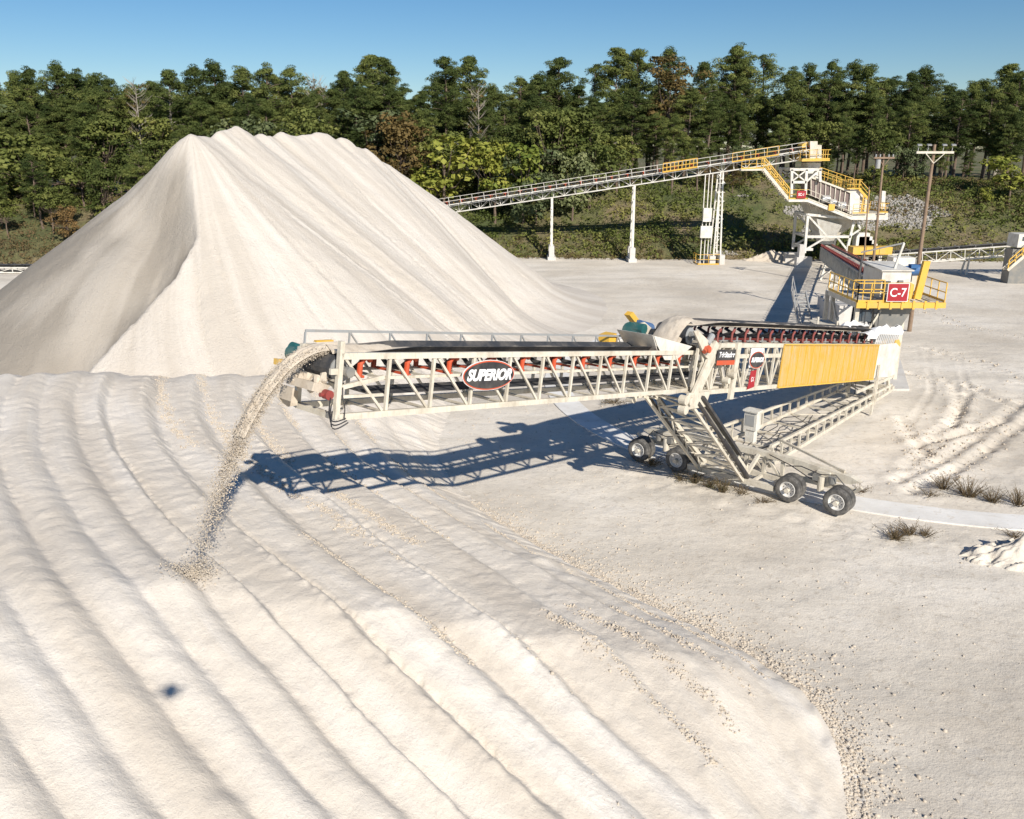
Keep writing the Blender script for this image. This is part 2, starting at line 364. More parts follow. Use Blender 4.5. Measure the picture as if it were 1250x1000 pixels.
def near_h(X,Y):
    r,ph,q=near_fields(X,Y)
    q=q+.4*vn(ph*.7,r*.3,31)*sstep(0,1.5,np.abs(q))*sstep(5,2,q)+.16*vn(ph*2.6,r*1.1,33)*sstep(2,1,np.abs(q))
    crest=5.55+.25*vn(ph*.12,r*0,8)-2.1*sstep(46,68,ph)-.25*np.clip(24.5+1.2*vn(r*.5,ph*0,9)-ph,0,40)
    base=np.where(q<.5,q*q*.62*(q>0)+q*.3*(q<0),.155+np.where(q<3.2,(q-.5)*.56,1.512+(q-3.2)*.345))
    k=.5; Z=-np.log(np.exp(-base/k)+np.exp(-crest/k))*k
    out=crest-(r-(53.5))*.72; Z=-np.log(np.exp(-np.clip(Z,-8,20)/k)+np.exp(-np.clip(out,-8,20)/k))*k
    # windrow ridges, concentric with the pivot
    g=np.interp(ph,[43,50,57,61,64,66,70],[0,.5,1.5,2.6,3.9,5.0,7.5]); kk=np.interp(r,[32,38,47,52],[1,.8,.12,0])
    w=r-g*kk-np.interp(ph,[0,24,50,60,70],[-1.6,0,1.7,2.1,2.3])*sstep(34,41,r)+.40*vn(ph*.08,r*.12,41)+.09*vn(ph*.45,r*.4,42)
    lam_in,lam_out=1.6,1.02
    s=np.clip((w-40)/6,0,1); p=np.where(w<41.6,w/lam_in,26+(w-41.6)/lam_out)
    tri=np.abs(np.sin(np.pi*p)); ridge=np.sqrt(tri*tri+.002)-.5+.22*np.sin(2*np.pi*p)
    n=np.floor(p); amp=np.where(w<41.6,.165,.155)*(.75+.9*(vn(n*1.7,ph*.04,51)+.5))
    amp=amp*sstep(.3,2.5,q)*(1-.75*sstep(53,62,ph)*sstep(43,37,r)*sstep(8,3,q))*(.8)
    fr=p-n; rise=sstep(0,.34,fr); kt=sstep(2.5,4.5,q)*sstep(43.2,41.2,w)*sstep(crest+.3,crest-.7,base)*(1-.85*sstep(57,62,ph))*(.75+.9*vn(n*2.3,ph*.06,52))
    Z=Z+amp*ridge*(1-.75*np.clip(kt,0,1))+kt*.50*(rise-fr-.33)+.07*fbm(r*4.5,ph*3.6,3,66)*np.clip(kt,0,1)*(fr<.42)*sstep(0,.06,fr)*sstep(.42,.36,fr)
    Z=Z+.045*fbm(r*4.0,ph*3.2,3,67)*sstep(.25,.1,np.abs(tri))*sstep(41,42,w)
    sl=sstep(0,1,q)
    Z=Z+sl*(.15*fbm(w*.25,ph*.07,2,61)+.022*fbm(r*.9,ph*.8,3,62)+.032*fbm(r*2.6,ph*2.2,4,63))
    # wrinkles across the ridges
    Z=Z+sl*(.012*vn(w*.9,ph*44*R(1)*2.3,64)+.012*vn(w*2.6,ph*44*R(1)*4.6,65))*sstep(-.2,.5,ridge)
    # fresh cone where the stream lands
    d=np.hypot(X+6.8,Y-15.8); Z=np.maximum(Z,5.95-.62*d+.05*fbm(X*2,Y*2,2,3)) if False else Z+.12*np.exp(-(d/.8)**2)
    return np.where(q<0,np.minimum(Z,-.12+q*.25),Z), r, ph, w, q
rr=axis([(24,.16),(29,.09),(38,.062),(52,.12),(57,.3),(66,0)]); pp_=axis([(-13,.16),(30,.085),(71,0)])
RR,PH=np.meshgrid(rr,pp_); X=T.x-RR*np.cos(np.radians(PH)); Y=T.y-RR*np.sin(np.radians(PH))
Z,r_,ph_,w_,q_=near_h(X,Y)
near=grid_mesh('sand_stockpile',X,Y,Z,'sandnear',uv=np.stack([w_,ph_*44*math.pi/180],-1),mask=q_>-.8)
tag(near,'low pale sand pile in curved parallel ridges filling the foreground','sand pile')
near_pts=(X,Y,Z,q_,w_,ph_,r_)
def near_z(x,y): return float(near_h(np.array([[x]]),np.array([[y]]))[0][0,0])
# ---- the tall old pile: overlapping cones along the same arc
cones=[]
for i in range(20):
    ph=-11.2-i*1.5; x,y=arc_pt(44+.5*float(vn(i*.9,0,3)),ph); cones.append((x,y,[14.3,14.05,14.2,14.4,14.7,14.35,14.5,14.75,14.5,14.4,14.65,14.5,14.7,14.45,14.55,14.2,13.7,13.3,12.9,12.4][i]))
def big_h(X,Y):
    P0,P1=-11.2,-39.5; r,ph=pol(X,Y); pc=np.clip(ph,P1,P0); rc=44.0
    cx=T.x-rc*np.cos(np.radians(pc)); cy=T.y-rc*np.sin(np.radians(pc))
    dx=X-cx; dy=Y-cy; V=np.hypot(dx,dy)+1e-6; sarc=(P0-pc)*rc*math.pi/180
    side=np.where(r>rc,1,-1); an=np.arctan2(dy,dx)
    U=sarc+np.where((ph>P0)|(ph<P1),an*9.0,side*14)+1.6*vn(X*.12,Y*.12,55)
    hc=np.interp(sarc,[0,2,4.5,8,12,16.5,18.5,20.5,22],[14.35,14.25,14.75,14.5,14.6,14.45,13.9,13.2,12.6])
    bumps=(.42*np.abs(np.sin(sarc*.98+.6*np.sin(sarc*.7)))**1.3-.3)+.45*vn(sarc*.9,sarc*0,91)+.2*vn(sarc*2.1,sarc*0,96)
    sl=.745+.022*vn(U*.22,U*0,70)
    Z=hc-sl*(np.sqrt(V*V+.012)-.1)+bumps*np.exp(-V/2.6)*sstep(0,1.5,sarc)
    Z=Z+(.05*vn(U*.55,V*.03,92)+.035*vn(U*1.5,V*.05,93))*sstep(.5,5,V)*sstep(22,12,V)
    # older dug face west of a spur that runs down from the peak
    D=np.full(X.shape,1e9); S=np.zeros(X.shape)
    for p,q in zip(spur[:-1],spur[1:]):
        d,t,s=seg_d(X,Y,p,q); m=d<D; D=np.where(m,d,D); S=np.where(m,s,S)
    d0=np.hypot(X-cones[0][0],Y-cones[0][1]); dw=D*S
    south=sstep(4,-6,Y-cones[0][1])
    Z=Z-np.where(S>0,(2.3*(1-np.exp(-D/1.0))*np.exp(-D/6.5)+.5*np.exp(-((D-2.6)/1.4)**2))*(1+.45*fbm(X*.16,Y*.16,3,77)),0)*sstep(.3,5,d0)*south
    global OLD_SHADE; OLD_SHADE=np.where(S>0,sstep(0,.5,D),0)*sstep(.2,3,d0)*south  # mask west of the spur for the old sand tone and painted shade
    return Z,U,V
spur=[(-21.3,62),(-20.6,58.2),(-19.6,54.5),(-18.2,50.7),(-18.6,47.5),(-20.4,44),(-22.5,40),(-24,34)]
bx=np.arange(-46,10,.16); by=np.arange(36,100,.2)
X,Y=np.meshgrid(bx,by); Z,U,V=big_h(X,Y)
Z=Z+.05*vn(U*.9,V*.06,81)*sstep(1,5,V)+.16*fbm(X*.28,Y*.28,4,82)+.06*fbm(X*1.3,Y*1.3,3,83)+.035*fbm(U*2.1,V*.10,2,84)
gul=np.abs(vn(U*.42+.5*vn(V*.25,U*.2,97),V*.035,98)); Z=Z-.16*np.exp(-(gul/.018)**2)*sstep(2,6,V)*(vn(U*.15,V*.12,99)>.05)
Z=Z+.15*vn(X*.5,Y*.5,86)*sstep(2,0,V)
Z=Z*1.0; low=Z<1.5; Z=np.where(low,1.5-1.5*(1-np.exp((Z-1.5)/2.2))*1.25,Z)
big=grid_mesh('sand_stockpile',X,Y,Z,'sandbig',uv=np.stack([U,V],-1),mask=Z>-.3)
_m=Z>-.3
at=big.data.color_attributes.new('old_face_shade','FLOAT_COLOR','POINT')
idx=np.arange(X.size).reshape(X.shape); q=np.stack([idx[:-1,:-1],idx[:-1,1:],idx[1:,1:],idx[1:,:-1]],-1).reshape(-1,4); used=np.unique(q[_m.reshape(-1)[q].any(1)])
pat=np.clip(OLD_SHADE*(.62+.45*sstep(-.15,.25,fbm(X*.16,Y*.10,4,95))+.25*sstep(0,.2,vn(U*.8,V*.04,44))),0,1).reshape(-1)[used]  # patchy weight of the old sand's grey and the painted shade
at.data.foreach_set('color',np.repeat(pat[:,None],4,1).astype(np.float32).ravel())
tag(big,'tall steep pale sand pile with a jagged crest in front of the forest','sand pile')
# ---- small mounds
def mound(cx,cy,rx,ry,h,label,seed,mat='sandnear',n=70):
    a=np.linspace(-1.25,1.25,n); X,Y=np.meshgrid(a,a); d=np.hypot(X,Y)
    Z=h*(np.clip(1-d,-.3,1))*(1+.5*fbm(X*1.5,Y*1.5,3,seed))+.6*h*fbm(X*3.5,Y*3.5,5,seed+3)*(d<1.15)
    Z=np.where(d>1.1,-.15,Z)
    o=grid_mesh('sand_mound',X*rx,Y*ry,Z,mat,uv=np.stack([X*rx,Y*ry],-1)); o.location=(cx,cy,0)
    return tag(o,label,'sand mound')
m=on_ground(1250,683); mound(m.x+.3,m.y+.2,2.2,.95,.8,'small rough sand mound at the right edge beyond the concrete track',5,'ground')
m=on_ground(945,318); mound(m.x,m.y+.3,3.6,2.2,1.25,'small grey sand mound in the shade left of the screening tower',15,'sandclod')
# ---- loose clods
def stones(name,P,S,mat,seed=0):
    g=np.random.default_rng(seed); t=(1+5**.5)/2
    ico=np.array([(-1,t,0),(1,t,0),(-1,-t,0),(1,-t,0),(0,-1,t),(0,1,t),(0,-1,-t),(0,1,-t),(t,0,-1),(t,0,1),(-t,0,-1),(-t,0,1)])/1.9
    F=np.array([(0,11,5),(0,5,1),(0,1,7),(0,7,10),(0,10,11),(1,5,9),(5,11,4),(11,10,2),(10,7,6),(7,1,8),(3,9,4),(3,4,2),(3,2,6),(3,6,8),(3,8,9),(4,9,5),(2,4,11),(6,2,10),(8,6,7),(9,8,1)])
    n=len(P); V=ico[None]*(1+.8*(g.random((n,12,1))-.5))*(.5+1.0*g.random((n,1,3)))*S[:,None,None]
    an=g.random(n)*6.28; c,s=np.cos(an)[:,None],np.sin(an)[:,None]
    V=np.stack([V[...,0]*c-V[...,1]*s,V[...,0]*s+V[...,1]*c,V[...,2]],-1)+P[:,None,:]
    T3=V[:,F,:].reshape(-1,3,3) if False else None
    me=bpy.data.meshes.new(name); me.vertices.add(n*12); me.vertices.foreach_set('co',V.reshape(-1).astype(np.float32))
    L=(F[None]+np.arange(n)[:,None,None]*12).reshape(-1).astype(np.int32); nf=n*20
    me.loops.add(nf*3); me.loops.foreach_set('vertex_index',L); me.polygons.add(nf)
    me.polygons.foreach_set('loop_start',np.arange(0,nf*3,3,dtype=np.int32)); me.polygons.foreach_set('loop_total',np.full(nf,3,np.int32))
    me.update(calc_edges=True); me.materials.append(M[mat]); o=bpy.data.objects.new(name,me); C.objects.link(o); return o
Pn=[];Sn=[]
tp=np.array(toe_poly)
seglen=np.hypot(*(tp[1:]-tp[:-1]).T); cum=np.concatenate([[0],np.cumsum(seglen)])
def toe_at(s):
    x=np.interp(s,cum,tp[:,0]); y=np.interp(s,cum,tp[:,1]); x2=np.interp(s+.3,cum,tp[:,0]); y2=np.interp(s+.3,cum,tp[:,1])
    tx,ty=x2-x,y2-y; l=np.hypot(tx,ty)+1e-9; return x,y,ty/l*-1,tx/l
n=24000; s=cum[-1]*(.36+.64*rng.random(n)**.8); x,y,nx_,ny_=toe_at(s)
# outward = away from pile
rr0,pp0=pol(x+nx_*.5,y+ny_*.5); _,_,qq=near_fields(x+nx_*.5,y+ny_*.5); sg=np.where(qq<0,1,-1)
off=rng.exponential(.42,n)*np.where(rng.random(n)<.12,4.5,1)-.35
dens=np.clip(vn(s*.35,s*0,91)+.75,0.15,1); keep=rng.random(n)<dens
x=(x+nx_*sg*off)[keep]; y=(y+ny_*sg*off)[keep]; off=off[keep]; s=s[keep]
z=np.maximum(ground_h(x,y),near_h(x[None],y[None])[0][0]); sz=.011+.040*rng.random(len(x))**2.4
sz*=np.interp(s/cum[-1],[.3,.6,1],[.75,1.0,1.15])
Pn.append(np.stack([x,y,z-sz*.1],-1)); Sn.append(sz)
n=26000; ph=8+54*rng.random(n)**.8; w=rng.choice(np.arange(20,26),n)*1.6+rng.normal(0,.10,n)+.12
g=np.interp(ph,[43,50,57,61,64,66,70],[0,.5,1.5,2.6,3.9,5.0,7.5]); r=w+g*.85; x=T.x-r*np.cos(np.radians(ph)); y=T.y-r*np.sin(np.radians(ph))
keep=(vn(ph*.25,w*.9,93)+.5)>.36+.25*rng.random(n); x=x[keep];y=y[keep]
# roll each clod down to the nearest trough
zz=near_h(x[None],y[None])[0][0]
for _ in range(1):
    best=zz.copy(); bx_,by_=x.copy(),y.copy()
    for a in (R(50),R(230)):
        x2=x+.12*np.cos(a); y2=y+.12*np.sin(a); z2=near_h(x2[None],y2[None])[0][0]; mm=z2<best-.004
        best=np.where(mm,z2,best); bx_=np.where(mm,x2,bx_); by_=np.where(mm,y2,by_)
    x,y,zz=bx_,by_,best
x=x+rng.normal(0,.07,len(x)); y=y+rng.normal(0,.07,len(x)); zz=near_h(x[None],y[None])[0][0]
sz=.008+.030*rng.random(len(x))**2.2; Pn.append(np.stack([x,y,zz+sz*.2],-1)); Sn.append(sz)
n=5000; x=rng.uniform(-6,20,n); y=rng.uniform(20,64,n); r,ph,q=near_fields(x,y); keep=(q<-.2)&(rng.random(n)<np.exp(q*.16)); x=x[keep];y=y[keep]
sz=.013+.03*rng.random(len(x))**2; Pn.append(np.stack([x,y,ground_h(x,y)+sz*.2],-1)); Sn.append(sz)
n=1500; a=rng.integers(0,len(tracks),n); x=[];y=[]
for k in a:
    tr=tracks[k]; i=random.randrange(len(tr)-1); t=random.random(); x.append(tr[i][0]*(1-t)+tr[i+1][0]*t+random.gauss(0,.6)); y.append(tr[i][1]*(1-t)+tr[i+1][1]*t+random.gauss(0,.6))
x=np.array(x);y=np.array(y); sz=.014+.05*rng.random(n)**2.5; Pn.append(np.stack([x,y,ground_h(x,y)+sz*.2],-1)); Sn.append(sz)
n=2500; an=rng.uniform(0,1,n); ph=-38+30*an; r=44-19.2-rng.exponential(.6,n)+.4; x=T.x-r*np.cos(np.radians(ph)); y=T.y-r*np.sin(np.radians(ph)); sz=.02+.06*rng.random(n)**2.5
Pn.append(np.stack([x,y,np.maximum(ground_h(x,y),-1)+sz*.3],-1)); Sn.append(sz)
tag(stones('loose_clods',np.concatenate(Pn),np.concatenate(Sn),'sandclod',3),'loose sand clods scattered along the foot of the ridged pile and over the ground','loose clods',kind='stuff')

# ================================================================== RADIAL STACKER
stk=empty('radial_stacker',T,'long cream steel radial stacker conveyor on wheels with a yellow side panel','stacker',rz=math.atan2(DS.y,DS.x))
B=math.atan(.17); cB,sB=math.cos(B),math.sin(B)
def P(s,n,h,z0=.85): return Vector((s*cB-h*sB, n, z0+s*sB+h*cB))
def I(s,n,h): return P(s,n,h,.85)
def O(s,n,h): return P(s,n,h,.78)
UPB=(-sB,0,cB)
def truss_side(mb,F,s0,s1,n,dep,pan,cw,mw,flip=False,posts=True):
    mb.bar(F(s0,n,0),F(s1,n,0),cw,cw*1.3,UPB); mb.bar(F(s0,n,dep),F(s1,n,dep),cw,cw*1.3,UPB)
    k=int(round((s1-s0)/pan)); st=(s1-s0)/k
    for i in range(k+1):
        s=s0+i*st
        mb.bar(F(s,n,cw*.65+.004),F(s,n,dep-cw*.65-.004),mw,mw,(1,0,0))
        if i<k:
            a,b=(s+st*.9,s+st*.08); 
            if flip: a,b=b,a
            mb.bar(F(a,n,dep-cw*.65-.005),F(b,n,cw*.65+.005),mw*.8,mw*.8,(1,0,0))
    return k,st
DI,WI=1.36,.72; S0,S1=23.0,41.5
mb=MB()
for n in (WI,-WI): k,st=truss_side(mb,I,S0,S1,n,DI,1.395,.11,.075)
mb.build('truss_frame','cream',stk,label='inner telescoping truss of the stacker')
mb=MB()
for i in range(k+1):
    s=S0+i*st; mb.bar(I(s,-WI+.06,.02),I(s,WI-.06,.02),.06); mb.bar(I(s,-WI+.05,.80),I(s,WI-.05,.80),.06,.05)
    if i<k: mb.bar(I(s,-WI+.06,0),I(s+st,WI-.06,.0),.05,.04)
mb.build('cross_brace','cream',stk)
mb=MB()
for n in (WI-.09,-WI+.09): mb.bar(I(S0,n,.83),I(S1-.9,n,.83),.06,.07,UPB)
mb.build('idler_rail','cream',stk)
# guard rail on the far side of the inner truss
mb=MB(); n=-WI-.02
mb.bar(I(27.3,n,DI+.36),I(41.4,n,DI+.36),.04,.06,UPB)
for i in range(12):
    s=27.3+i*(41.4-27.3)/11; mb.bar(I(s,n,DI+.33),I(s,n,DI+.075 if s<41.2 else .9),.04); 
    if s<41: mb.bar(I(s-.25,n,DI+.08),I(s-.03,n,DI+.32),.035)
mb.build('guard_rail','galv',stk)
def idler(F,s,h0,w,red,parent,hook=True):
    b=MB(); b.bar(F(s,-w,h0),F(s,w,h0),.07,.06,UPB)
    for sg in (-1,1):
        pts=[F(s+.12,sg*w,h0),F(s+.12,sg*w,h0+.30),F(s+.02,sg*w,h0+.42),F(s-.14,sg*(w-.04),h0+.44),F(s-.24,sg*(w-.10),h0+.36)]
        b.tube(pts,.068 if hook else .045,8)
    o=b.build('idler',red,parent)
    r=MB(); r.cyl(F(s,-.22,h0+.12),F(s,.22,h0+.12),.065,10)
    for sg in (-1,1): r.cyl(F(s,sg*.25,h0+.13),F(s,sg*(w-.07),h0+.34),.06,10)
    r.build('roller','black',o)
    return o
def copy_part(o,delta,parent):
    c=o.copy(); C.objects.link(c); c.location=Vector(o.location)+delta; c.parent=parent
    for ch in list(o.children):
        d=ch.copy(); C.objects.link(d); d.parent=c
    return c
dvec=Vector((cB,0,sB))
first=idler(I,S0+st*2.45,.86,.60,'red',stk)
for i in range(3,k): copy_part(first,dvec*(st*(i-2)),stk)
# belts (troughed surface with thickness)
def belt(F,s0,s1,h,w,parent,ret,wrap_r,name='conveyor_belt',mat='rubber'):
    mb=MB(); rows=[]
    def prof(s,t): # t troughing 0..1
        ys=[-w,-w*.6,-w*.45,w*.45,w*.6,w]; hs=[.20*t,.05*t,0,0,.05*t,.20*t]
        return [F(s,y,h+z) for y,z in zip(ys,hs)]
    N=24
    for i in range(N+1):
        s=s0+(s1-s0)*i/N; t=min(1,max(0,(s1-s)/2.2)); rows.append(prof(s,t))
    for a in range(1,9):
        an=math.pi/2-math.pi*a/8; rows.append([F(s1+wrap_r*math.cos(an),y,h-wrap_r+wrap_r*math.sin(an)) for y in (-w,-w*.5,-w*.45,w*.45,w*.5,w)])
    rows.append([F(s1-.9,y,ret) for y in (-w,-w*.5,-w*.45,w*.45,w*.5,w)])
    rows.append([F(s0,y,ret) for y in (-w,-w*.5,-w*.45,w*.45,w*.5,w)])
    up=Vector((-sB,0,cB))
    mb.loft(rows); o=mb.build(name,mat,parent,smooth=False)
    md=o.modifiers.new('s','SOLIDIFY'); md.thickness=.015; md.offset=0
    return o
belt(I,S0,41.3,DI-.02,.50,stk,.42,.30)
def pulley(F,s,h,r,w,parent,mat='galv'):
    m=MB(); m.cyl(F(s,-w,h),F(s,w,h),r,28); o=m.build('head_pulley',mat,parent)
    m=MB(); m.cyl(F(s,-w-.25,h),F(s,w+.25,h),.07,14); m.cyl(F(s,w+.004,h),F(s,w+.03,h),r*.55,20); m.build('axle','grey',o); return o
pulley(I,41.3,DI-.34,.285,.52,stk,'galv')
# head end frame: side plates, bearings, scraper, motor, hoses
mb=MB()
for n in (WI,-WI):
    mb.bar(I(41.5,n,-.05),I(41.5,n,DI+.33 if n>0 else DI),.11,.12,(1,0,0))
    mb.bar(I(40.2,n*.98,.86),I(41.4,n*.98,.66),.07,.10,UPB)
    mb.bar(I(41.55,n,DI-.34),I(41.75,n,DI-.34),.07,.13,UPB)
    mb.bar(I(41.4,n,.45),I(40.2,n,.45),.05,.07,UPB)
mb.bar(I(41.5,-WI,.0),I(41.5,WI,.0),.12); mb.bar(I(41.35,-WI+.03,DI+.05),I(41.35,WI-.03,DI+.05),.06)
mb.build('head_frame','cream',stk)
mb=MB(); 
for n in (WI+.12,-WI-.12): mb.box(*(0,0,0,0,0,0)) if False else mb.cyl(I(41.33,n-.07,DI-.34),I(41.33,n+.07,DI-.34),.12,14)
mb.build('bearing','grey',stk)
mb=MB(); mb.cyl(I(41.72,WI-.16,.50),I(41.72,WI+.02,.50),.11,14); mb.cyl(I(41.55,WI-.1,.50),I(41.90,WI-.1,.50),.05,10)
mb.build('scraper_motor','maroon',stk)
mb=MB()
for i in range(16):
    t=i/15; c=I(41.55+.32*t,-.40+.75*random.random(),.78+.10*math.sin(i)-.1*t); mb.cyl(c,c+Vector((.12,.14*random.uniform(-1,1),-.10)),.08+.05*random.random(),7,.05)
mb.prism([I(41.5,-.50,.66),I(41.95,-.50,.74),I(42.0,-.50,.56),I(41.65,-.50,.48)],(0,.95,0))
mb.build('belt_scraper','sandclod',stk,label='belt scraper caked with wet sand')
mb=MB(); mb.prism([I(41.6,-.60,.35),I(42.05,-.60,.50),I(42.1,-.60,.18),I(41.85,-.60,.0),I(41.6,-.60,.02)],(0,.03,0))
mb.prism([I(42.02,-.58,.52),I(42.07,-.58,.52),I(42.10,-.58,.22),I(42.05,-.58,.22)],(0,.45,0)); mb.build('splash_plate','sandclod',stk)
mb=MB()
for k2 in range(3):
    a=I(41.7,WI+.02,.45-.1*k2); b=I(41.3,WI+.1,-.02); pts=[a+(b-a)*t+Vector((.22*math.sin(math.pi*t),.04*k2,-.22*math.sin(math.pi*t)-.04*k2)) for t in [i/10 for i in range(11)]]
    mb.tube(pts,.016,5)
a=I(41.45,WI+.08,DI*.5); mb.tube([a+Vector((.02*math.sin(i),.02,-.1*i)) for i in range(8)],.014,5)
mb.build('hose','black',stk)
mb=MB(); mb.cyl(I(40.9,-WI-.45,DI-.25),I(41.45,-WI-.45,DI-.10),.15,16); mb.cyl(I(41.4,-WI-.5,DI-.22),I(41.4,-WI-.1,DI-.22),.19,16)
mb.build('drive_motor','teal',stk)
mb=MB(); mb.prism([I(41.55,-WI-.6,DI-.55),I(41.8,-WI-.6,DI-.5),I(41.8,-WI-.6,DI-.36),I(41.55,-WI-.6,DI-.38)],(0,.2,0)); mb.bar(I(40.4,-WI-.3,DI+.10),I(40.9,-WI-.3,DI+.08),.10,.04); mb.build('belt_guard','yellow',stk)
# sand carried at the head of the inner belt
def ribbon(F,s0,s1,h,w,mat,name,parent,th=.10,wrap=0,seed=0):
    mb=MB(); N=60; rows=[]
    for i in range(N+1):
        s=s0+(s1-s0)*i/N; row=[]
        for j in range(13):
            y=-w+2*w*j/12; e=1-(2*j/12-1)**2
            z=h+th*e*(1+.7*float(vn(s*2.2,j*.5,seed)))+.02*float(vn(s*9,j*1.9,seed+1))
            row.append(F(s,y*(1+.12*float(vn(s*2,j*0,seed+2))),z-.02*(e<.01)))
        rows.append(row)
    mb.loft(rows); return mb.build(name,mat,parent,smooth=False)
ribbon(I,24.5,39.6,DI-.01,.27,'sandclod','carried_sand',stk,.10,seed=4); ribbon(I,39.6,41.45,DI+.02,.36,'sandclod','carried_sand',stk,.13,seed=5)
# ---- outer truss
DO,WO=1.72,.95; A0,A1=3.9,26.0
mb=MB()
for n in (WO,-WO): k,st2=truss_side(mb,O,A0,A1,n,DO,1.30,.13,.085)
for n in (WO,-WO):
    for i in range(k): mb.bar(O(A0+(i+.5)*st2,n,DO-.1),O(A0+(i+.92)*st2,n,.1),.055,.055,(1,0,0))
    mb.bar(O(18.9,n,DO-.42),O(A1-.4,n,DO-.42),.07,.16,UPB)
mb.build('truss_frame','cream',stk,label='wide outer truss of the stacker, with the yellow panel')
mb=MB(); mt=MB()
for i in range(k+1):
    s=A0+i*st2; mb.bar(O(s,-WO+.07,.0),O(s,WO-.07,.0),.08); mt.bar(O(s,-WO+.07,DO+.01),O(s,WO-.07,DO+.01),.07)
    if i<k: mb.bar(O(s,-WO+.07,.01),O(s+st2,WO-.07,.01),.06,.05); mt.bar(O(s,WO-.07,DO),O(s+st2,-WO+.07,DO),.05,.04)
mb.build('cross_brace','cream',stk); mt.build('top_brace','cream',stk)
first=idler(O,7.3,DO+.12,.80,'maroon',stk,hook=False)
for i in range(1,16): copy_part(first,dvec*(1.13*i),stk)
belt(O,3.9,26.1,DO+.62,.62,stk,DO+.0,.32)
mb=MB()
for i in range(17):
    s=7.3+1.13*i-.55
    for n in (.7,-.7): mb.bar(O(s,n,DO+.08),O(s,n,DO+.3),.05); mb.bar(O(s-.3,n,DO+.14),O(s+.3,n,DO+.14),.12,.03,UPB)
mb.build('idler_stand','galv',stk)
pulley(O,26.1,DO+.28,.30,.62,stk)
ribbon(O,8,25.6,DO+.66,.40,'sandclod','carried_sand',stk,.12,seed=14)
# sand going over the outer head pulley
mb=MB(); rows=[]
for i in range(22):
    t=i/21; s=25.6+1.55*t; h=DO+.78+.25*t-1.55*t*t; row=[]
    for j in range(11):
        y=-.5+1.0*j/10; e=1-(2*j/10-1)**2; row.append(O(s,y,h+.16*e+.05*float(vn(t*9,j*.8,3))))
    rows.append(row)
mb.loft(rows); 
rows2=[[Vector(p)-Vector((.12,0,.22)) for p in r] for r in rows]; mb.loft([r[::-1] for r in rows2]); mb.build('discharged_sand','sandclod',stk,smooth=False)
mb=MB()
for sg in (-1,1):
    mb.prism([O(26.3,sg*.86,DO-.05),O(28.7,sg*.72,DO+.28),O(28.4,sg*.70,DO-.02),O(27.7,sg*.66,DO-.55),O(27.0,sg*.70,DO-.55)],(0,.02,0))
mb.prism([O(28.72,-.72,DO+.30),O(28.74,.72,DO+.30),O(27.9,.6,DO-.5),O(27.9,-.6,DO-.5)],(.03,0,0))
mb.build('transfer_chute','white',stk)
mb=MB(); mb.cyl(O(25.4,-WO-.55,DO+.25),O(26.2,-WO-.55,DO+.35),.24,16); mb.build('drive_motor','blue',stk)
mb=MB(); mb.cyl(O(26.35,-WO-.5,DO+.2),O(26.9,-WO-.45,DO+.2),.30,16); mb.cyl(O(26.7,-WO-.6,DO+.3),O(26.7,-WO+.05,DO+.3),.2,12); mb.build('gearbox','teal',stk)
mb=MB(); mb.prism([O(25.9,-WO-.9,DO+.5),O(26.5,-WO-.9,DO+.85),O(26.7,-WO-.9,DO+.72),O(26.1,-WO-.9,DO+.38)],(0,.25,0)); mb.prism([O(28.4,-WO-.3,DO-.45),O(29.0,-WO-.3,DO-.35),O(29.0,-WO-.3,DO+.05),O(28.6,-WO-.3,DO+.15)],(0,.45,0)); mb.build('belt_guard','yellow',stk)
# yellow side panel with ribs
PA0,PA1=7.0,18.9
mb=MB(); mb.prism([O(PA0,WO+.075,-.06),O(PA1,WO+.075,-.06),O(PA1,WO+.075,DO+.08),O(PA0,WO+.075,DO+.08)],(0,.03,0)); pan=mb.build('side_panel','panel',stk)
mb=MB()
for i in range(16):
    s=PA0+.03+(PA1-PA0-.06)*i/15; mb.bar(O(s,WO+.118,-.05),O(s,WO+.118,DO+.07),.05,.025,(1,0,0))
mb.bar(O(PA0,WO+.15,-.03),O(PA1,WO+.15,-.03),.03,.06,UPB); mb.bar(O(PA0,WO+.15,DO+.05),O(PA1,WO+.15,DO+.05),.03,.05,UPB)
mb.build('rib','yellow',pan)
# tail section
mb=MB()
for n in (WO+.07,-WO-.10):
    mb.prism([O(3.55,n,.02),O(6.97,n,.02),O(6.97,n,DO+.06),O(4.2,n,DO+.16),O(3.3,n,DO-.1)],(0,.04,0))
mb.build('tail_plate','white',stk)
mb=MB(); 
for n in (WO+.14,-WO-.14):
    mb.bar(O(3.6,n,.05),Vector((9.3,n,.50)) if False else O(9.2,n,-.62),.07,.16,UPB)
mb.build('tail_sill','cream',stk)
mb=MB(); mb.prism([O(3.3,WO-.7,DO-.3),O(3.1,WO-.7,DO+.1),O(3.5,WO-.7,DO+.35),O(4.1,WO-.7,DO+.3),O(4.1,WO-.7,DO-.2)],(0,.72,0)); mb.build('pulley_guard','yellow',stk)
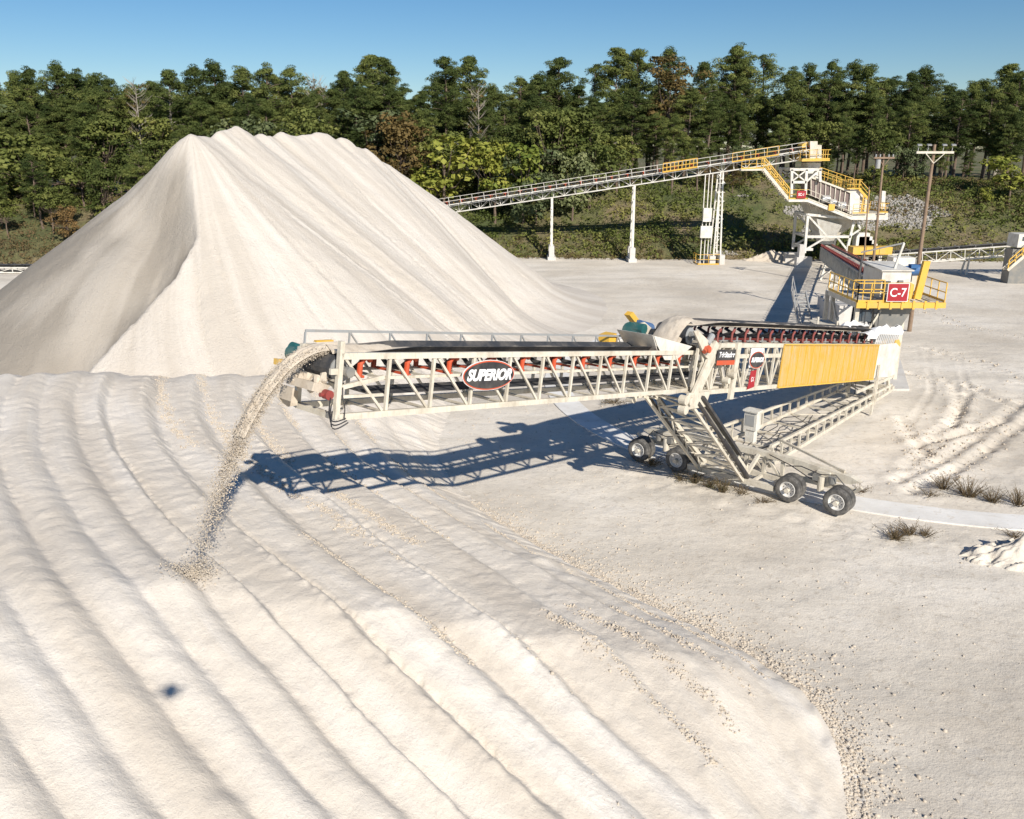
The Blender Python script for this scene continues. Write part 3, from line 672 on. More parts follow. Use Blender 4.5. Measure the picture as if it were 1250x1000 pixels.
# hopper with canvas flashing and vertical bars
mb=MB(); rngh=random.Random(3)
for i in range(13):
    s=3.7+.29*i; mb.bar(O(s,WO-.03,DO+.10),O(s,WO+.03,DO+.62),.05,.05,(1,0,0)); mb.bar(O(s,-WO+.03,DO+.10),O(s,-WO-.03,DO+.62),.05,.05,(1,0,0))
hop=mb.build('hopper_bars','canvas',stk)
mb=MB()
for sg in (-1,1):
    rows=[]
    for i in range(20):
        s=3.2+5.6*i/19; tp_=.06*math.sin(i*.9)+.05*math.sin(i*1.7)
        rows.append([O(s,sg*(WO+.05),DO+.60-.25*(i>13)),O(s,sg*(WO+.10),DO+.80-.25*(i>13)+tp_*.4),O(s,sg*(WO-.1),DO+1.02-.35*(i>13)+tp_),O(s,sg*(WO-.45),DO+.86-.25*(i>13)+tp_*.3)])
    mb.loft(rows)
rows=[[O(3.2,-WO+1.9*j/9,DO+.62),O(3.15,-WO+1.9*j/9,DO+.95+.08*math.sin(j*2)),O(3.5,-WO+1.9*j/9,DO+1.05+.1*math.sin(j*1.7))] for j in range(10)]; mb.loft(rows)
c_=mb.build('canvas_flashing','canvas',stk); md=c_.modifiers.new('s','SOLIDIFY'); md.thickness=.03
# masts at the front of the outer truss
mb=MB()
for n in (WO+.13,-WO-.13):
    mb.bar(O(24.9,n,DO+.10),O(26.5,n,-.75) if False else O(26.15,n,-.25),.10,.34,(1,0,.2))
    mb.bar(O(24.55,n,DO+.08),O(25.7,n,.05),.09,.12,(1,0,.2))
    mb.prism([O(24.9,n-.04,.05),O(26.5,n-.04,.05),O(26.55,n-.04,-.55),O(25.1,n-.04,-.50)],(0,.08,0))
    mb.bar(O(23.15,n,DO+.12),O(23.15,n,-.32),.12,.30,(1,0,0))
    mb.prism([O(25.2,n-.03,DO+.02),O(26.5,n-.03,DO+.55),O(26.75,n-.03,DO+.50),O(25.7,n-.03,DO-.35),O(25.4,n-.03,DO-.5)],(0,.06,0))
mb.build('mast_plate','cream',stk)
mb=MB()
for n in (WO+.12,-WO-.12):
    for (s,h,r) in ((26.75,-.18,.17),(26.4,-.25,.14),(26.7,-.52,.17),(23.75,.42,.12),(23.35,.62,.12)):
        mb.cyl(O(s,n-.10,h),O(s,n+.16,h),r,14)
mb.build('support_roller','cream',stk)
mb=MB(); mb.cyl(O(25.75,WO+.1,DO-.12),O(25.75,WO+.34,DO-.12),.12,12); mb.cyl(O(25.6,WO+.2,DO-.05),O(25.9,WO+.2,DO-.2),.09,10); mb.build('take_up_motor','red',stk)
mb=MB(); mb.cyl(O(25.2,WO+.05,DO+.35),O(25.6,WO+.1,DO+.05),.12,12); mb.build('gearbox','galv',stk)
# ---- signs
def oval(F,s,h,n,a,b,parent):
    c=F(s,n,h); x=(F(s-1,n,h)-F(s,n,h)).normalized(); u=(F(s,n,h+1)-c).normalized()
    def disc(k,off,th): return [c+x*(a*k*math.cos(t))+u*(b*k*math.sin(t))+Vector((0,off,0)) for t in [2*math.pi*i/40 for i in range(40)]]
    sg=MB().prism(disc(1,0,0),(0,.03,0)).build('sign','signwhite',parent)
    MB().prism([c+x*(a*.985*math.cos(t))+u*(b*.97*math.sin(t))+Vector((0,.031,0)) for t in [2*math.pi*i/40 for i in range(40)]],(0,.006,0)).build('border','red',sg)
    MB().prism([c+x*((a-.05)*math.cos(t))+u*((b-.05)*math.sin(t))+Vector((0,.038,0)) for t in [2*math.pi*i/40 for i in range(40)]],(0,.006,0)).build('face','black',sg)
    return sg,c,x,u
sg,c,x,u=oval(I,36.75,.84,WI+.12,1.0,.40,stk)
sg['label']='large black oval SUPERIOR sign with red border'
tm=text_mesh('SUPERIOR',.36,shear=.25,bold=.018,sx=.78); w_=max(v.co.x for v in tm.vertices)-min(v.co.x for v in tm.vertices); tm.transform(Matrix.Diagonal((1.72/w_,1.08,1,1)))
place_text('lettering',tm,'signwhite',c+Vector((0,.05,0)),x,u,sg)
bp=MB(); cc=O(21.35,WO+.10,1.16); bp.prism([O(21.9,WO+.08,.86),O(20.8,WO+.08,.86),O(20.8,WO+.08,DO-.1),O(21.9,WO+.08,DO-.1)],(0,.02,0)); bpo=bp.build('sign_backing','signwhite',stk)
sg,c,x,u=oval(O,21.35,1.16,WO+.11,.66,.35,stk); sg['label']='small black oval SUPERIOR sign beside the yellow panel'
tm=text_mesh('SUPERIOR',.24,shear=.25,bold=.012,sx=.75); w_=max(v.co.x for v in tm.vertices)-min(v.co.x for v in tm.vertices); tm.transform(Matrix.Diagonal((1.10/w_,1.05,1,1)))
place_text('lettering',tm,'signwhite',c+Vector((0,.05,0)),x,u,sg)
o=MB().prism([O(21.78,WO+.11,.0),O(21.22,WO+.11,.08),O(21.22,WO+.11,.76),O(21.70,WO+.11,.72)],(0,.02,0)).build('sign','signred',stk,label='small red C-6 sign under the oval sign')
tm=text_mesh('C-6',.26,bold=.006,sx=.62); place_text('lettering',tm,'signwhite',O(21.48,WO+.137,.38),(O(20,0,0)-O(21,0,0)),(-sB,0,cB),o)
o=MB().prism([O(24.95,WO+.24,1.12),O(23.55,WO+.24,1.12),O(23.55,WO+.24,1.60),O(24.95,WO+.24,1.60)],(0,.02,0)).build('sign','black',stk,label='black and red TeleStacker sign')
MB().prism([O(24.95,WO+.262,1.03),O(23.55,WO+.262,1.03),O(23.55,WO+.262,1.20),O(24.95,WO+.262,1.20)],(0,.012,0)).build('stripe','red',o)
tm=text_mesh('TeleStacker',.24,shear=.2,bold=.008,sx=.75); w_=max(v.co.x for v in tm.vertices)-min(v.co.x for v in tm.vertices); tm.transform(Matrix.Diagonal((1.24/w_,1.15,1,1)))
place_text('lettering',tm,'signwhite',O(24.25,WO+.27,1.40),(O(20,0,0)-O(21,0,0)),(-sB,0,cB),o)
# ---- undercarriage
AX=20.15
def V3(*a): return Vector(a)
LT=lambda n: O(25.7,n,-.35); LBm=lambda n: V3(20.9,n,.60)
for n in (1.0,-1.0):
    t,b=LT(n),LBm(n); d=(b-t); per=V3(d.z,0,-d.x).normalized(); 
    mid=t+d*.47
    m_=MB(); m_.bar(t-per*.20,b-per*.22,.10,.10); m_.bar(t+per*.20,mid+per*.20,.09,.09); m_.bar(mid+per*.20,b+per*.22,.13,.16)
    for i in range(8):
        a=t+d*(i/8); e=t+d*((i+1)/8); sgn=1 if i%2 else -1
        m_.bar(a+per*.17*sgn,e-per*.17*sgn,.05,.05)
    m_.build('leg','cream',stk)
    c=MB(); c.cyl(t+per*.0+V3(0,.13 if n>0 else -.13,0),mid+V3(0,.13 if n>0 else -.13,0),.075,12); c.cyl(mid+V3(0,.13 if n>0 else -.13,0),b+V3(0,.13 if n>0 else -.13,0),.10,12); c.build('hydraulic_cylinder','black',stk)
    q=MB(); q.prism([t+per*.33+V3(0,.02,0),mid+d*.28+per*.33+V3(0,.02,0),mid+d*.28+per*.22+V3(0,.02,0),t+per*.22+V3(0,.02,0)],(0,.22 if n>0 else -.22,0)); q.build('channel','black',stk)
m_=MB()
for i in range(7):
    a=i/6; z1=LT(1.0)+(LBm(1.0)-LT(1.0))*a; z2=LT(-1.0)+(LBm(-1.0)-LT(-1.0))*a
    m_.bar(z1+V3(0,-.06,0),z2+V3(0,.06,0),.08)
    if i<6:
        z3=LT(-1.0)+(LBm(-1.0)-LT(-1.0))*(a+1/6); z4=LT(1.0)+(LBm(1.0)-LT(1.0))*(a+1/6)
        m_.bar(z1+V3(0,-.06,-.03),z3+V3(0,.06,-.03),.06); m_.bar(z2+V3(0,.06,.05),z4+V3(0,-.06,.05),.06)
m_.build('leg_bracing','cream',stk)
m_=MB(); 
m_.bar((AX-.35,-2.6,1.35),(AX-.35,2.6,1.35),.28,.24); m_.bar((AX+.75,-1.6,.42),(AX+.75,2.3,.42),.22,.22); m_.bar((AX-.35,-2.4,.42),(AX-.35,2.4,.42),.22,.22)
for n in (-2.1,-1.3,-.4,.5,1.3,2.1):
    m_.bar((AX-.35,n,.535),(AX-.35,n,1.225),.14,.12)
    m_.bar((AX-.2,n,.42),(AX+.64,n,.42),.10,.12)
for a,b in ((-2.0,-1.4),(-1.2,-.5),(1.4,.6),(2.0,1.4)): m_.bar((AX-.35,a,.54),(AX-.35,b,1.22),.10,.10)
for n in (1.0,-1.0): m_.bar((AX+.75,n,.535),(AX-.2,n*1.1,1.3),.13,.13)
m_.build('axle_frame','cream',stk)
LS=lambda sg: .75 if sg<0 else 0
for sg in (1,-1):
    m_=MB(); m_.prism([(AX-.50,sg*2.6+LS(sg),1.22),(AX-.50,sg*2.6+LS(sg),1.48),(AX-.50,sg*4.9+LS(sg),1.30),(AX-.50,sg*5.3+LS(sg),1.15),(AX-.50,sg*4.9+LS(sg),.98),(AX-.50,sg*3.0+LS(sg),.92)],(.30,0,0))
    m_.bar((AX-.35,sg*1.3+LS(sg),1.95) if False else (AX-1.3,sg*1.5+LS(sg),1.75),(AX-.4,sg*4.6+LS(sg),1.38),.09,.09)
    m_.build('outrigger','cream',stk)
    m_=MB(); m_.bar((AX-.1,sg*2.6+LS(sg),.80),(AX-.1,sg*5.2+LS(sg),.80),.16,.22)
    m_.prism([(AX-.18,sg*3.55+LS(sg),.9),(AX-.18,sg*4.25+LS(sg),.9),(AX-.18,sg*4.15+LS(sg),1.3),(AX-.18,sg*3.65+LS(sg),1.3)],(.16,0,0))
    m_.bar((AX,sg*5.2+LS(sg),.8),(AX+.02,sg*5.45+LS(sg),1.05),.12); m_.cyl((AX+.1,sg*3.9+LS(sg),.55),(AX+.1,sg*3.9+LS(sg),1.15),.13,12)
    for n in (2.9,4.85): m_.cyl((AX-.1,sg*n+LS(sg),.535),(AX+1.0,sg*n+LS(sg),.535),.09,12)
    m_.build('bogie_beam','cream',stk)
    m_=MB(); m_.tube([(AX+.05,sg*2.4+LS(sg),1.2),(AX+.25,sg*3.1+LS(sg),1.42),(AX+.2,sg*3.9+LS(sg),1.25),(AX+.25,sg*4.5+LS(sg),1.40),(AX+.1,sg*4.9+LS(sg),.95)],.022,6); m_.tube([(AX-.1,sg*1.6+LS(sg),1.45),(AX+.1,sg*2.6+LS(sg),1.30),(AX+.15,sg*3.4+LS(sg),1.0),(AX+.1,sg*4.0+LS(sg),.8)],.02,6); m_.build('hose','black',stk)
    m_=MB(); m_.cyl((AX+.02,sg*4.3+LS(sg),.95),(AX+.02,sg*4.3+LS(sg),1.2),.16,12); m_.box(AX-.05,AX+.2,sg*3.72-.14+LS(sg),sg*3.72+.14+LS(sg),.95,1.2); m_.build('travel_motor','grey',stk)
def wheel_parts(x,y,parent):
    R0=.535; w=.27
    def lathe(mb,prof,n=36,face=1):
        vs=[];fs=[]
        for k in range(n):
            a=2*math.pi*k/n
            for (xx,r) in prof: vs.append((x+xx,y+r*math.cos(a),R0+r*math.sin(a)))
        m=len(prof)
        for k in range(n):
            for i in range(m-1): fs.append((k*m+i,k*m+i+1,((k+1)%n)*m+i+1,((k+1)%n)*m+i))
        mb.add(vs,fs)
    t=MB(); lathe(t,[(-.11,.32),(-.128,.35),(-.135,.42),(-.130,.48),(-.112,.515),(-.05,.53),(-.048,.518),(-.03,.518),(-.028,.532),(.028,.532),(.03,.518),(.048,.518),(.05,.53),(.112,.515),(.130,.48),(.135,.42),(.128,.35),(.11,.32),(-.11,.32)])
    for k in range(60):
        a=2*math.pi*(k+.5)/60
        for xx in (-.105,.105):
            p=V3(x+xx,y+.520*math.cos(a),R0+.520*math.sin(a)); q=V3(x+xx*.62,y+.524*math.cos(a+.05),R0+.524*math.sin(a+.05)); t.bar(p,q,.016,.014)
    wo=MB(); wo.cyl((x-.06,y,R0),(x+.06,y,R0),.10,16); o=wo.build('wheel','rim',parent)
    t.build('tyre','tyre',o)
    r=MB(); lathe(r,[(.118,.322),(.128,.305),(.118,.29),(.07,.275),(.035,.245),(.035,.17),(.02,.155),(.02,.0001)]); lathe(r,[(-.12,.29),(-.10,.262),(-.045,.25)])
    for k in range(10):
        a=2*math.pi*k/10; r.cyl((x+.02,y+.135*math.cos(a),R0+.135*math.sin(a)),(x+.045,y+.135*math.cos(a),R0+.135*math.sin(a)),.014,6)
    r.build('rim','rim',o)
    h=MB(); h.cyl((x-.04,y,R0),(x+.09,y,R0),.075,16); 
    for k in range(10):
        a=2*math.pi*(k+.5)/10; h.cyl((x+.034,y+.20*math.cos(a),R0+.20*math.sin(a)),(x+.040,y+.20*math.cos(a),R0+.20*math.sin(a)),.02,8)
    h.build('hub','black',o)
    return o
w0=wheel_parts(AX+.78,2.9,stk); z0=.03
w0.location.z=z0
for sg in (1,-1):
    for n in (2.9,4.85):
        for xx in (.78,.37):
            if (sg,n,xx)==(1,2.9,.78): continue
            copy_part(w0,V3(xx-.78,sg*n+LS(sg)-2.9,0),stk)
# tongue: two long ladder beams back to the pivot
for n in (1.45,-1.45):
    m_=MB(); a0,a1=3.6,AX-.5; nz=lambda s: n*(.72+.28*(s-a0)/(a1-a0))
    top=lambda s: .95+.045*(s-a0); bot=lambda s: .62+.012*(s-a0)
    m_.bar((a0,nz(a0),top(a0)),(a1+.0,nz(a1),top(a1)),.11,.12); m_.bar((a0,nz(a0),bot(a0)),(a1,nz(a1),bot(a1)),.12,.16)
    for i in range(17):
        s=a0+.3+(a1-a0-.5)*i/16; m_.bar((s,nz(s),bot(s)+.085),(s,nz(s),top(s)-.065),.09,.07)
    m_.build('tongue_beam','cream',stk)
m_=MB()
for i in range(9):
    s=4.2+1.85*i; w=1.45*(.72+.28*(s-3.6)/16); m_.bar((s,-w+.07,.66),(s,w-.07,.66),.10,.08)
    if i<8: w2=1.45*(.72+.28*(s+1.85-3.6)/16); m_.bar((s,(-w+.1)*(-1)**i,.65),(s+1.85,(w2-.1)*(-1)**i,.65),.06,.05)
m_.bar((AX-2.2,-1.35,.7),(AX-2.2,1.35,.7),.5,.06)
m_.build('tongue_bracing','cream',stk)
m_=MB()
for k3 in range(4):
    pts=[(18.8-i*.9+.2*math.sin(i*2+k3),-.9+.5*k3+.25*math.sin(i*1.7+k3*2),.70+.07*math.sin(i*3+k3)) for i in range(9)]; m_.tube(pts,.022,5)
m_.build('hose','black',stk)
m_=MB(); m_.box(16.75,17.2,-1.0,-.4,1.30,2.15); m_.box(16.8,17.15,-.9,-.5,.70,1.298); m_.prism([(16.7,-1.06,2.152),(17.28,-1.06,2.152),(17.28,-.34,2.152),(16.7,-.34,2.152)],(0,0,.07))
cab=m_.build('control_cabinet','white',stk); MB().box(17.202,17.22,-.92,-.5,1.5,2.0).build('door','galv',cab)
m_=MB(); m_.cyl((3.4,0,.06),(3.4,0,.62),.35,20); m_.bar((3.4,-1.1,.72),(3.4,1.1,.72),.3,.2); 
for n in (1.0,-1.0): m_.bar((3.9,n,.72),(4.3,n,1.5),.12,.25)
m_.build('pivot','cream',stk)
m_=MB(); m_.bar(O(6.7,WO+.22,.75),V3(6.55,WO+.22,.45),.09,.12,(1,0,0)); m_.bar(O(6.8,WO+.22,-.1),V3(6.9,WO+.22,.02),.12,.12); m_.build('landing_leg','cream',stk)
# ================================================================== falling sand
def L2W(p): return T+DS*p.x+DN*p.y+Vector((0,0,p.z))
st0=L2W(I(41.45,0,DI+.03)); gN=random.Random(9)
Pp=[];Ss=[]
for i in range(52000):
    t=gN.random()**.9*1.0; sp=.10+.16*t; wd=.24-.05*t
    s=3.65*t+gN.gauss(0,.035+.08*t+.14*max(0,t-.5)); z=.47*t-4.9*t*t+gN.gauss(0,.05+.05*t); y=gN.uniform(-1,1)*wd*(1+.3*gN.gauss(0,1)*t)
    if t>.42 and gN.random()<min(.88,(t-.42)*1.75): continue
    p=st0+DS*s+DN*y; p.z+=z; Pp.append(p); Ss.append((.004+.013*gN.random()**3)*(.7+.4*t))
for i in range(1100):
    p=st0+DS*3.75*.96; a=gN.random()*6.28; r=abs(gN.gauss(0,.35)); p=p+Vector((math.cos(a)*r,math.sin(a)*r,0)); p.z=near_z(p.x,p.y)+abs(gN.gauss(0,.12)); Pp.append(p); Ss.append(.005+.012*gN.random())
so=stones('falling_sand',np.array([tuple(p) for p in Pp]),np.array(Ss),'sandclod',7)
mb=MB(); rows=[];rows2=[]
for i in range(40):
    t=-.12+.72*i/39; row=[];row2=[]
    th=.11*(1-max(0,t)*1.15)+.012
    for j in range(15):
        e=1-(2*j/14-1)**2; y=(-.26+.52*j/14)*(1-.25*max(t,0))*(1+.2*float(vn(t*8,j*0,9)))
        s=3.75*t; z=.47*t-(4.9*t*t if t>0 else 0); p=st0+DS*s+DN*y; p.z+=z+.02
        nrm=(DS*(9.8*max(t,0))+Vector((0,0,3.75))).normalized(); k_=th*e*(1+.8*float(vn(t*11,j*.9,5)))
        row.append(p+nrm*k_); row2.append(p-nrm*k_*.55)
    rows.append(row); rows2.append(row2[::-1])
mb.loft(rows); mb.loft(rows2); core=mb.build('stream_core','sandclod')
for o_ in (core,): 
    o_.parent=so
tag(so,'stream of sand falling from the stacker head onto the ridged pile','falling sand',kind='stuff')
#--PART2--
# ================================================================== PLANT BEHIND
class Frame:
    """straight inclined truss from A to B (points on belt line); x along, n sideways, h normal"""
    def __init__(s,A,Bp):
        s.A=Vector(A); s.d=Vector(Bp)-s.A; s.L=s.d.length; s.d.normalize(); s.n=Vector((s.d.y,-s.d.x,0)).normalized(); s.u=s.n.cross(s.d).normalized()
        if s.u.z<0: s.u=-s.u
    def __call__(s,x,n,h): return s.A+s.d*x+s.n*n+s.u*h
def box3(mb,F,x0,x1,n0,n1,h0,h1):
    return mb.add([F(x0,n0,h0),F(x1,n0,h0),F(x1,n1,h0),F(x0,n1,h0),F(x0,n0,h1),F(x1,n0,h1),F(x1,n1,h1),F(x0,n1,h1)],[(0,3,2,1),(4,5,6,7),(0,1,5,4),(1,2,6,5),(2,3,7,6),(3,0,4,7)])
def conveyor(root,A,Bp,w,dep,pan,mat,idl=None,rail=None,cw=.12,mw=.07,sand=False,walk=None,beltmat='rubber'):
    F=Frame(A,Bp); L=F.L; k=max(2,int(round(L/pan))); st=L/k; m=MB()
    for n in (w,-w):
        m.bar(F(0,n,-.15),F(L,n,-.15),cw,cw,F.u); m.bar(F(0,n,-dep),F(L,n,-dep),cw,cw,F.u)
        for i in range(k+1):
            m.bar(F(i*st,n,-dep+cw/2+.003),F(i*st,n,-.15-cw/2-.003),mw,mw,F.d)
            if i<k:
                a,b=(i*st+.06,(i+1)*st-.06); 
                if i%2: a,b=b,a
                m.bar(F(a,n,-dep+cw/2+.003),F(b,n,-.15-cw/2-.003),mw*.8,mw*.8,F.d)
    for i in range(k+1): m.bar(F(i*st,-w+cw/2,-dep),F(i*st,w-cw/2,-dep),mw); m.bar(F(i*st,-w+cw/2,-.16),F(i*st,w-cw/2,-.16),mw)
    reparent(m.build('truss_frame',mat),root).parent=root
    m=MB(); b=w*.8
    rows=[[F(L*i/30,y,h) for y,h in ((-b,.16),(-b*.5,.0),(b*.5,.0),(b,.16))] for i in range(31)]; m.loft(rows)
    m.loft([[F(L*i/4,y,-.55) for y in (b,-b)] for i in range(5)])
    o=reparent(m.build('conveyor_belt',beltmat),root); md=o.modifiers.new('s','SOLIDIFY'); md.thickness=.02
    m=MB(); m.cyl(F(L,-b,-.22),F(L,b,-.22),.24,16); reparent(m.build('head_pulley','galv'),root)
    if sand:
        m=MB(); m.loft([[F(L*i/80,y*b*.7,.02+.1*(1-y*y)*(1+float(vn(i*.7,y*3,4)))) for y in (-1,-.5,0,.5,1)] for i in range(81)]); reparent(m.build('carried_sand','sandclod'),root)
    if idl:
        n_=min(60,int(L/idl[1])); m=MB()
        m.bar(F(0,-w,-.03),F(0,w,-.03),.06)
        for sg in (-1,1): m.tube([F(.1,sg*w,-.05),F(.1,sg*w,.16),F(0,sg*w*.98,.26),F(-.15,sg*w*.9,.22)],.04,5)
        m.cyl(F(0,-b*.5,-.08),F(0,b*.5,-.08),.06,8)
        o=reparent(m.build('idler',idl[0]),root); o.location=F.d*(L/n_*.5)
        for i in range(1,n_):
            c=o.copy(); C.objects.link(c); c.parent=root; c.location=F.d*(L/n_*(i+.5))
    if rail:
        rmat,n,x0,x1,hh=rail; m=MB()
        for q in (1.0,.55): m.bar(F(x0,n,hh+q),F(x1,n,hh+q),.05)
        j=int((x1-x0)/1.5)
        for i in range(j+1): m.bar(F(x0+(x1-x0)*i/j,n,hh),F(x0+(x1-x0)*i/j,n,hh+1.0),.05,.05,F.d)
        reparent(m.build('handrail',rmat),root)
    if walk:
        n0,n1,x0,x1,h=walk; m=MB(); box3(m,F,x0,x1,n0,n1,h-.05,h); reparent(m.build('walkway','galv'),root)
    return F
def railing(root,pts,mat='yellow',h=1.07,toe=True,name='handrail',step=1.2,r=.05,label=None):
    m=MB(); pts=[Vector(p) for p in pts]; z=Vector((0,0,1))
    for p,q in zip(pts[:-1],pts[1:]):
        for k in (1.0,.52): m.bar(p+z*h*k,q+z*h*k,r)
        if toe: m.bar(p+z*.08,q+z*.08,.03,.14)
        n=max(1,int(round((q-p).length/step)))
        for i in range(n+1):
            a=p+(q-p)*(i/n); m.bar(a,a+z*h*.975,r,r,(1,0,0))
    return reparent(m.build(name,mat,label=label),root)
# ---- long conveyor rising to the screening tower
LA=Vector((-46,120,.6)); LB=Vector((35.2,103.6,13.55))
long=empty('inclined_conveyor',(-46,120,0),'very long thin conveyor rising from behind the tall pile to the screening tower','conveyor')
FL=conveyor(long,LA,LB,.55,1.15,1.35,'white',idl=('red',1.9),rail=('white',.95,38,82.5,-.25),beltmat='rubber',walk=(.62,1.2,38,82.5,-.3),sand=True)
m=MB(); 
for i in range(60): 
    x=40+i*.72; m.bar(FL(x,.62,.05),FL(x,-.62,.05),.05)
reparent(m.build('belt_cover_rail','yellow'),long); 
m=MB(); m.bar(FL(38,-.62,.30),FL(82,-.62,.30),.05,.09,FL.u); reparent(m.build('side_board','brownpanel'),long)
railing(long,[FL(66.2,1.22,-.25),FL(70.2,1.22,-.25)],'yellow',label='yellow guard rail section')
railing(long,[FL(74.2,1.22,-.25),FL(79.4,1.22,-.25)],'yellow',label='yellow guard rail section')
railing(long,[FL(66.2,1.26,-.2),FL(70.2,1.26,-.2)],'yellow',step=.45,r=.06)
for u,vb,w in ((671,316,.0),(770,320,.0)):
    p=on_ground(u,vb); x=(p.x+46)/(LB.x-LA.x)*FL.L; top=FL(x,0,-1.2); m=MB()
    bx_,by_=top.x,top.y
    for sg in (-.45,.45): m.bar((bx_,by_+sg*2.0,1.2),(bx_,by_+sg,top.z),.26,.26,(1,0,0))
    for i in range(6):
        z=1.6+(top.z-2)*i/6; m.bar((bx_,by_-.8,z),(bx_,by_+.75,z+ (top.z-2)/6),.08)
    reparent(m.build('support_leg','white'),long)
    m=MB(); m.prism([(bx_-.5,by_-1.6,-.3),(bx_+.5,by_-1.6,-.3),(bx_+.5,by_+1.5,-.3),(bx_-.5,by_+1.5,-.3)],(0,0,.7)); 
    for sg in (-.9,.9): m.box(bx_-.32,bx_+.32,by_+sg-.35,by_+sg+.35,.40,1.7)
    reparent(m.build('footing','concrete'),long)
for x_ in (858,872):
    p=on_plane(x_,325,105.5); m=MB(); zt=FL((p.x+46)/(LB.x-LA.x)*FL.L,0,-1.2).z
    if x_==872:
        for dx in (-.35,.35):
            for dy in (-.7,.7): m.bar((p.x+dx*1.2,105.6+dy*1.5,.9),(p.x+dx*.4,105.6+dy,zt),.17,.17,(1,0,0))
        for i in range(9):
            z=1.2+i*(zt-1.4)/9; z2=z+(zt-1.4)/9; s_=1 if i%2 else -1
            m.bar((p.x-.4*s_,104.8,z),(p.x+.4*s_,104.8,z2),.08); m.bar((p.x-.5,104.8,z),(p.x+.5,104.8,z),.07)
        reparent(m.build('support_tower','white'),long)
        m=MB(); m.box(p.x-.9,p.x-.2,104.2,107,-.3,1.0); m.box(p.x+.2,p.x+.9,104.2,107,-.3,1.1); reparent(m.build('footing','concrete'),long)
    else:
        for dx in (-.45,.0,.4): m.bar((p.x+dx,105.2,0),(p.x+dx,105.2,zt),.10,.10,(1,0,0))
        m.box(p.x-.7,p.x+.7,104.7,105.1,3.1,4.5) ; m.box(p.x-.5,p.x+.5,104.75,105.12,5.0,6.6)
        reparent(m.build('take_up_weight','white'),long)
        railing(long,[(p.x-1.0,104,0),(p.x+1.6,104,0),(p.x+1.6,106.4,0)],'yellow',h=1.2)
        railing(long,[(p.x-1.0,106.4,0),(p.x-1.0,104,0)],'yellow',h=1.2)
# ---- screening tower
YT=104.5
def W(u,v,Y=YT): return on_plane(u,v,Y)
tw=empty('screening_tower',(W(1010,310).x,YT,0),'tall white steel screening tower with yellow railings and a sloping brown screen box','screening plant')
y0,y1=YT-2.2,YT+2.2
def wall(name,uv,ya,yb,mat,parent=None,label=None):
    pts=[W(u,v,ya) for u,v in uv]; m=MB().prism([tuple(p) for p in pts],(0,yb-ya,0)); return reparent(m.build(name,mat,label=label),tw)
def beams(name,lst,mat='white',w=.28,ys=(y0,y1),label=None,cross=()):
    m=MB()
    for u,v in cross: p=W(u,v,y0); m.bar((p.x,y0-.05,p.z),(p.x,y1+.05,p.z),.2)
    for y in ys:
        for a,b,*c in lst:
            pa,pb=W(*a,ys[0]),W(*b,ys[0]); pa.y=pb.y=y; m.bar(pa,pb,c[0] if c else w,None,(0,1,0))
    return reparent(m.build(name,mat,label=label),tw)
# head house of the long conveyor
wall('head_house',[(989,198),(1003,198),(1003,177),(998,177),(998,172.5),(989,172.5)],y0+.8,y1-.6,'cream')
wall('head_chute',[(986,222),(1001,222),(1002,199),(986,199)],y0+1.0,y1-1.0,'white')
wall('chute_guard',[(979,188),(988,188),(988,174),(984,173.5),(979,177)],y0+1.4,y1-1.4,'yellow')
wall('deck',[(979,197.2),(1013,196.4),(1013,195),(979,195.6)],y0-.2,y1+.2,'yellow')
a=W(979,195.4,y0-.2); b=W(1013,194.8,y0-.2); railing(tw,[(a.x,y1+.2,a.z),(a.x,y0-.2,a.z),(b.x,y0-.2,b.z),(b.x,y1+.2,b.z)],step=.8)
UF=[((966,241),(966.5,207)),((983,238),(984.5,207)),((1001,222),(1001,207)),((964,207),(1003,207)),((966,222.5),(984,222.5)),((966,222),(984,208),.14),((984,222),(966,208),.14),((984,222),(1000,208),.2)]
beams('upper_frame',UF,cross=((966,207),(984,207),(1001,207),(966,222.5),(984,222.5)))
# screen box
wall('screen_box',[(989,217),(1039,236),(1036,260),(989,238)],y0+.5,y1-.5,'brownpanel',label='sloping brown grey screen box')
m=MB()
for i in range(9):
    t=i/8; a=W(990+48*t,218+18.6*t,y0+.42); b=W(990+45*t,239+21*t,y0+.42); m.bar(a,b,.10,.08,(0,1,0))
a,b=W(989,216,y0+.4),W(1039,235,y0+.4); m.bar(a,b,.22,.2); reparent(m.build('screen_rib','cream'),tw)
wall('feed_box',[(1037,261),(1049,262),(1050,232),(1038,231)],y0+.3,y1-.3,'white'); wall('discharge_box',[(1049.3,262),(1060,258),(1058,240),(1050.3,234)],y0+.5,y1-.5,'cream')
a,b=W(1000,216,y0+.4),W(1041,230,y0+.4); railing(tw,[a,b],step=1.1,toe=False)
a,b=W(1000,216,y0+.4),W(1041,230,y0+.4); a.y=b.y=y1; railing(tw,[a,b],step=1.1,toe=False)
c1,c2=W(1032,231,y0+.4),W(1050,231,y0+.4); railing(tw,[(c1.x,y1,c1.z),(c1.x,y0,c1.z),(c2.x,y0,c2.z),(c2.x,y1,c2.z)],step=.8)
# stair on the right of the boxes
m=MB(); a,b=W(1049,231,y0),W(1060,243,y0); 
m.bar(a,b,.1,.25); m.bar(a+Vector((0,0,1)),b+Vector((0,0,1)),.06); m.bar(a+Vector((0,0,.55)),b+Vector((0,0,.55)),.05)
for p_ in (a,b): m.bar(p_,p_+Vector((0,0,1)),.06)
q=W(1060,262,y0); m.bar((b.x,y0,q.z),(b.x,y0,b.z+1),.12,.12,(1,0,0)); m.bar((b.x-.6,y0,q.z),(b.x-.6,y0,b.z+.4),.1,.1,(1,0,0))
for i in range(7): m.bar((b.x-.6,y0,q.z+.3+i*.28),(b.x,y0,q.z+.3+i*.28),.05)
reparent(m.build('ladder','yellow'),tw)
